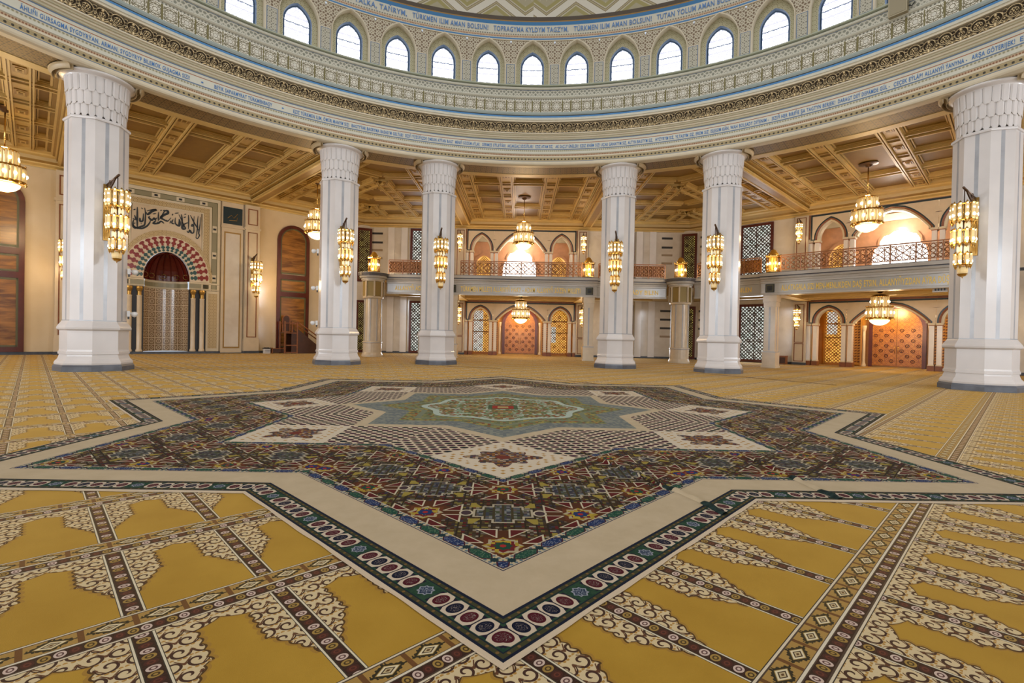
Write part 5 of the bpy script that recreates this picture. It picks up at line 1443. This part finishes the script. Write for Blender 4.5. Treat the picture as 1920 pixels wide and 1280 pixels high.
# ------------------------------------------------------------------ tiered lamps on brackets
def hanging_lamp(label, s=1.0, group=None):
    """origin on the wall face at the foot of the bracket plate; the lamp hangs at +y"""
    t = thing('bracket_lamp', label, 'wall lamp', group=group); y = .95*s
    mb = MB(); mb.box((0, .025*s, 1.0*s), (.22*s, .05*s, 2.1*s), 0); mb.box((0, .05*s, 1.0*s), (.14*s, .05*s, 1.95*s), 0)
    mb.build('back_plate', M['brass2'], t)
    mb = MB(); mb.tube([(0, .05*s, 2.04*s), (0, .34*s, 2.10*s), (0, 1.05*s, 2.26*s)], .042*s, 6)
    mb.prism([(.03*s, 2.04*s), (.78*s, 2.17*s), (.60*s, 2.02*s), (.40*s, 1.90*s), (.20*s, 1.50*s), (.04*s, 1.3*s)], 'x', -.02*s, .02*s)
    for (yy, zz, r) in ((.18, 1.85, .1), (.36, 2.08, .07), (.12, 1.58, .06)):
        for q in (-1, 1): mb.tube([(q*.03*s, yy*s+r*s*cos(a), zz*s+r*s*sin(a)) for a in [2*PI*i/8 for i in range(9)]], .016*s, 4)
    mb.build('scroll_bracket', M['bronze'], t)
    mb = MB(); mb.tube([(0, y, 2.2*s), (0, y, -.7*s)], .018*s, 5); mb.build('chain', M['bronze'], t)
    for (r, z0, z1, N) in ((.315, 1.10, 1.66, 11), (.285, .28, .74, 10), (.20, -.46, -.10, 7)):
        r *= s; z0 *= s; z1 *= s
        mb = MB(); c = (0, y, 0); o = len(mb.v)
        for (rr, zz) in ((r, z1), (r*1.0, z0)):
            mb.lathe([(r*.3, zz+.03*s), (rr, zz+.025*s), (rr+.03*s, zz), (rr, zz-.03*s), (r*.3, zz-.03*s)], 16, c)
        for i in range(N):
            a = 2*PI*i/N; x_, y_ = r*1.04*sin(a), y+r*1.04*cos(a)
            mb.lathe([(0, z0-.17*s), (.02*s, z0-.12*s), (.04*s, z0-.08*s), (.06*s, z0), (.062*s, z0+.05*s)], 6, (x_, y_, 0)); mb.lathe([(.06*s, z1-.03*s), (.064*s, z1+.02*s), (.02*s, z1+.08*s), (0, z1+.12*s)], 6, (x_, y_, 0))
        for i in range(N): a = 2*PI*(i+.5)/N; mb.tube([(r*.97*sin(a), y+r*.97*cos(a), z0-.02*s), (r*.97*sin(a), y+r*.97*cos(a), z1+.02*s)], .012*s, 4)
        fr = mb.build('gilt_ring', M['brass'], t)
        mb = MB()
        for i in range(N):
            a = 2*PI*i/N; x_, y_ = r*1.04*sin(a), y+r*1.04*cos(a)
            mb.lathe([(.056*s, z0+.04*s), (.056*s, z1-.02*s)], 6, (x_, y_, 0))
        mb.build('glass_sleeves', M['crystal'], fr)
        mb = MB()
        for i in range(N):
            a = 2*PI*i/N; x_, y_ = r*1.10*sin(a), y+r*1.10*cos(a)
            mb.ball((x_, y_, z0+(z1-z0)*.30), .05*s, 0, 6, 1.6)
            if N > 10: mb.ball((x_, y_, z0+(z1-z0)*.72), .042*s, 0, 6, 1.5)
        mb.build('lit_bulbs', M['bulb'], fr)
    for z0, z1, r, N in ((.86, 1.02, .16, 6), (.02, .18, .14, 6)):
        mb = MB(); rods(mb, N, r*s, z0*s, z1*s, .03*s); mb.v = [v+Vector((0, y, 0)) for v in mb.v]; mb.build('crystal_drops', M['crystal2'], t)
    mb = MB(); mb.lathe([(.05*s, -.52*s), (.15*s, -.56*s), (.15*s, -.72*s), (.12*s, -.80*s)], 10, (0, y, 0), m=1); mb.lathe([(.155*s, -.78*s), (.10*s, -.86*s), (.02*s, -.90*s), (0, -.96*s)], 10, (0, y, 0), m=0); mb.ball((0, y, -.66*s), .1*s, 2, 6)
    mb.build('pendant', [M['brass'], M['crystal'], M['bulb']], t)
    return t
GL = 'tiered lamps on the marble columns'
names = ['leftmost marble column', 'second marble column from the left', 'marble column left of the middle doors', 'marble column right of the middle doors', 'second marble column from the right', 'large marble column at the right edge']
L0 = None; PL = 30
for i, a in enumerate(AC):
    p = pol(a, RCOL-.895, 4.95); rz = -R(a)+PI; lb = 'three-tier gilt lamp hanging from its bracket on the %s' % names[i]
    if L0 is None: L0 = hanging_lamp(lb, 1.0, GL); L0.location = p; L0.rotation_euler = (0, 0, rz)
    else: dup(L0, p, rz, lb)
    q = pol(a, RCOL-2.35, 5.3); lamp('column_lamp_light', 'POINT', q, PL, WARM, .4)
for s, lb in ((1, 'three-tier gilt lamp on the pilaster between the prayer niche and the pulpit'), (-1, 'three-tier gilt lamp on the pilaster behind the leftmost column, left of the prayer niche')):
    p = W(-1, OFF[-1]+s*5.10, DW-.42, 4.95); dup(L0, p, ang(-1)+PI, lb, 'tiered lamps on the pilasters of the left wall')
    q = W(-1, s*5.3, DW-1.75, 5.2); lamp('pilaster_lamp_light', 'POINT', q, 230, WARM, .25)
S0 = None
for k in (0, 1):
    for s in (-1, 1):
        for z, lv in ((9.25, 'balcony level'), (3.05, 'ground floor')):
            lb = 'small three-tier gilt lamp on the pilaster %s the %s entrance arches, %s' % ('left of' if s < 0 else 'right of', 'middle' if k == 0 else 'right-hand', lv)
            p = W(k, OFF[k]+s*5.25, DW-.26, z); rz = ang(k)+PI
            if S0 is None: S0 = hanging_lamp(lb, .58, 'small lamps on the entrance pilasters'); S0.location = p; S0.rotation_euler = (0, 0, rz)
            else: dup(S0, p, rz, lb)
            q = W(k, OFF[k]+s*5.25, DW-1.1, z+.2); lamp('sconce_light', 'POINT', q, 75, WARM, .15)
# porch lamps on the backs of the arch piers
def porch_lamp(label):
    t = thing('porch_lamp', label, 'wall lamp', group='small lamps in the entrance porches')
    mb = MB(); mb.box((0, .01, 0), (.12, .02, .4)); mb.tube([(0, 0, .1), (0, .15, .18), (0, .28, .12)], .02, 6); mb.build('bracket', M['brass'], t)
    mb = MB(); mb.lathe([(.04, .12), (.16, .05), (.20, -.05), (.18, -.25), (.10, -.34), (0, -.36)], 12, (0, .28, 0), sm=True); mb.build('shade', M['frost'], t)
    return t
P0 = None
for k in (0, 1):
    for s in (-1, 1):
        for z, lv in ((3.75, 'ground floor'), (9.55, 'balcony level')):
            lb = 'small glowing lamp behind the %s arch pier of the %s entrance, %s' % ('left' if s < 0 else 'right', 'middle' if k == 0 else 'right-hand', lv)
            p = W(k, OFF[k]+s*2.36, DW+.62, z); rz = ang(k)
            if P0 is None: P0 = porch_lamp(lb); P0.location = p; P0.rotation_euler = (0, 0, rz)
            else: dup(P0, p, rz, lb)
    for z, e in ((3.9, 420), (9.9, 420)):
        lamp('porch_light', 'POINT', W(k, OFF[k], DW+1.6, z), e, WARM if z < 5 else (1, .86, .72), .3)
for k, s in ((0, 1), (1, -1), (0, -1)):       # daylight of the lattice windows
    for z, e in ((2.3, 170), (8.4, 90)):
        q = W(k, s*8.45+OFF[k]*.9, DW-.16, z); lamp('lattice_window_daylight', 'AREA', q, e, COOL, 1.9, W(k, s*8.45+OFF[k]*.9, DW-5, z), size_y=3.8)
# under-balcony downlight glow of the two entrance porches comes from the low chandeliers
# ------------------------------------------------------------------ gilded lanterns on the balcony
def lantern(label):
    t = thing('gilded_lantern', label, 'lantern', group='gilded lanterns on the balcony edge')
    mb = MB(); mb.lathe([(0, 0), (.44, 0), (.45, .06), (.40, .10), (0, .10)], 8); mb.lathe([(.40, .92), (.46, .94), (.46, 1.02), (.30, 1.10), (.0, 1.10)], 8)
    for i in range(16):
        a = 2*PI*i/16; mb.tube([(.40*sin(a), .40*cos(a), .08), (.40*sin(a), .40*cos(a), .95)], .018, 5)
    for i in range(8):
        a = 2*PI*i/8; mb.ball((.44*sin(a), .44*cos(a), 1.06), .045, 0, 6)
    mb.build('cage', M['brass'], t)
    mb = MB(); mb.lathe([(.31, 1.08), (.30, 1.16), (.24, 1.24), (.20, 1.28), (.19, 1.32), (.14, 1.40), (.03, 1.45), (.0, 1.50)], 12, sm=True); mb.build('dome_cap', M['lampgold2'], t)
    mb = MB(); mb.lathe([(.24, .10), (.24, .92)], 10); mb.build('glass', M['lampgold'], t)
    mb = MB()
    for i in range(6): a = 2*PI*i/6; mb.ball((.33*sin(a), .33*cos(a), .56), .05, 0, 6, 1.6)
    mb.ball((0, .33, .2), .07, 0, 6); mb.ball((0, -.33, .2), .07, 0, 6); mb.build('lit_bulbs', M['bulb'], t)
    return t
M['lampgold2'] = pm('gilded_lantern_cap', (.85, .52, .10), .3, .8)
ln = None
for p, lb in ((pol(-22.5, 28.30, 5.985), 'gilded lantern on the balcony corner above the left round column'), (pol(22.5, 28.30, 5.985), 'gilded lantern on the balcony corner between the two entrances'), (W(0, OFF[0]+4.85, 26.85, 5.985), 'gilded lantern at the right end of the middle balcony railing, beside a marble column'), (W(1, OFF[1]-4.85, 26.85, 5.985), 'gilded lantern at the left end of the right-hand balcony railing')):
    if ln is None: ln = lantern(lb); ln.location = p
    else: dup(ln, p, 0, lb)
    lamp('lantern_light', 'POINT', (p.x*.975, p.y*.975, p.z+.55), 60, WARM, .15)
# ------------------------------------------------------------------ small fittings
def dish(label, loc, rz):
    t = thing('security_camera', label, 'camera', loc, rz, 'white security cameras on the columns')
    mb = MB(); mb.box((0, 0, 0), (.10, .12, .22)); mb.box((.0, -.05, -.16), (.06, .06, .1), 1); mb.build('mount', [M['whiteplas'], M['darkpl']], t)
    mb = MB(); mb.tube([(0, 0, .02), (.10, 0, .03)], .03, 6); mb.build('arm', M['whiteplas'], t)
    mb = MB(); mb.lathe([(0, .09), (.08, .08), (.115, .02), (.11, -.05), (.06, -.11), (0, -.13)], 14, (.19, 0, .0), sm=True); mb.build('housing', M['whiteplas'], t)
    return t
pA = pol(AC[0], RCOL); pB = pol(AC[1], RCOL); cam = Vector((-.3965, -8.9125, 0))
def side_pt(p, s, back):
    v = (p-cam); v.z = 0; v.normalize(); r = Vector((v.y, -v.x, 0)); return p+r*s*1.0-v*back, math.atan2((r*s).y, (r*s).x)
for p, s, z, lb in ((pA, 1, 3.87, 'upper white security camera on the right flank of the leftmost column'), (pA, 1, 2.2, 'lower white security camera on the right flank of the leftmost column'),
                    (pB, -1, 5.77, 'topmost white security camera on the left flank of the second column from the left'), (pB, -1, 3.89, 'middle white security camera on the left flank of the second column from the left'), (pB, -1, 2.12, 'lowest white security camera on the left flank of the second column from the left')):
    q, a = side_pt(p, s, .22); q.z = z; dish(lb, q, a)
def speaker():
    a = 52.4; t = thing('loudspeaker', 'beige box loudspeaker fixed below the drum windows at the upper right', 'loudspeaker', pol(a, 18.05, 14.75), -R(a))
    mb = MB(); mb.box((0, 0, .3), (.62, .2, .85)); mb.build('cabinet', M['beigebox'], t)
    mb = MB(); mb.box((0, -.105, .3), (.52, .02, .75)); mb.build('grille', M['beigebox2'], t)
    mb = MB(); mb.box((.1, .14, .55), (.08, .12, .1)); mb.tube([(.33, 0, .1), (.42, .05, .05), (.5, .1, .2)], .02, 5); mb.build('mount', M['darkpl'], t)
M['beigebox'] = pm('beige_plastic', (.36, .31, .20), .5); M['beigebox2'] = pm('beige_grille', (.30, .26, .17), .7)
speaker()
def sign():
    t = thing('hanging_sign', 'small white sign under the right-hand balcony near the right edge column', 'sign', W(1, 2.95, 27.6, 4.55), ang(1))
    mb = MB(); mb.box((0, 0, 0), (.62, .05, .26)); mb.build('board', M['whiteplas'], t)
    mb = MB()
    for x in (-.18, -.06, .06, .18): mb.box((x, -.03, 0), (.07, .012, .12)); 
    mb.build('symbols', M['greyblue'], t)
    for x in (-.25, .25): c = MB(); c.tube([(x, 0, .12), (x, 0, .34)], .008, 4); c.build('wire', M['darkpl'], t)
sign()
# the two seams along which the rug has rucked up
def rucks():
    c = Matrix.Rotation(-RA, 3, 'Z')
    for pts in (((.50, -2.0), (.75, -2.55), (.91, -2.88), (1.06, -3.2), (1.21, -3.55), (1.34, -3.8), (1.44, -4.06), (1.52, -4.38)), ((2.70, -1.8), (2.78, -2.3), (2.83, -2.8), (2.85, -3.2), (2.87, -3.52), (2.90, -3.85))):
        mb = MB(); P = [c @ Vector((p[0]-RC.x, p[1]-RC.y, 0)) for p in pts]; N = len(P)-1; prev = None
        for i in range(N*8+1):
            f = i/8; j = min(int(f), N-1); p = P[j].lerp(P[j+1], f-j); d = (P[j+1]-P[j]).normalized(); nn = Vector((-d.y, d.x, 0))
            h = .034*min(1, 6*i/(N*8))*(.75+.25*sin(i*.9)); w_ = .05
            cur = [mb.vert(p+nn*w_*o+Vector((0, 0, ZT+.001+h*e))) for o, e in ((-1, 0), (-.5, .7), (.05, 1), (.3, .45), (.42, 0))]
            if prev:
                t_ = math.atan2(-p.x, -p.y); t_ = t_-round(t_/(PI/4))*PI/4; rho = p.length*(abs(sin(t_))+cos(t_))
                mi = 2 if rho > 8.32 or 7.59 < rho < 7.785 else 1 if rho > 7.785 else 0
                for q in range(4): mb.face((prev[q], prev[q+1], cur[q+1], cur[q]), mi, None, True)
            prev = cur
        mb.build('ruck', [RM['field'], RM['cream'], M['rugdark']], rug)
M['rugdark'] = pm('dark_rug_pile', (.014, .026, .024), .95, 0, .1, .6, 18)
rucks()

def seams():
    """dark joints between lengths of the fitted carpet"""
    for i, (a, b) in enumerate((((8.1, 16.5), (11.84, 10.34)), ((-4.4, 17.02), (-1.28, 15.88)), ((.3, 11.02), (2.7, 8.25)))):
        A, B = Vector(a), Vector(b); d = B-A; mb = MB(); mb.M = Matrix.Translation((A.x, A.y, 0)) @ Matrix.Rotation(math.atan2(d.y, d.x), 4, 'Z')
        mb.prism([(-.03, 0), (0, .012), (.03, 0)], 'x', 0, d.length)
        tag(mb.build('trim_%d' % (30+i), M['mahog3']), kind='structure')
seams()  # carpet_seam
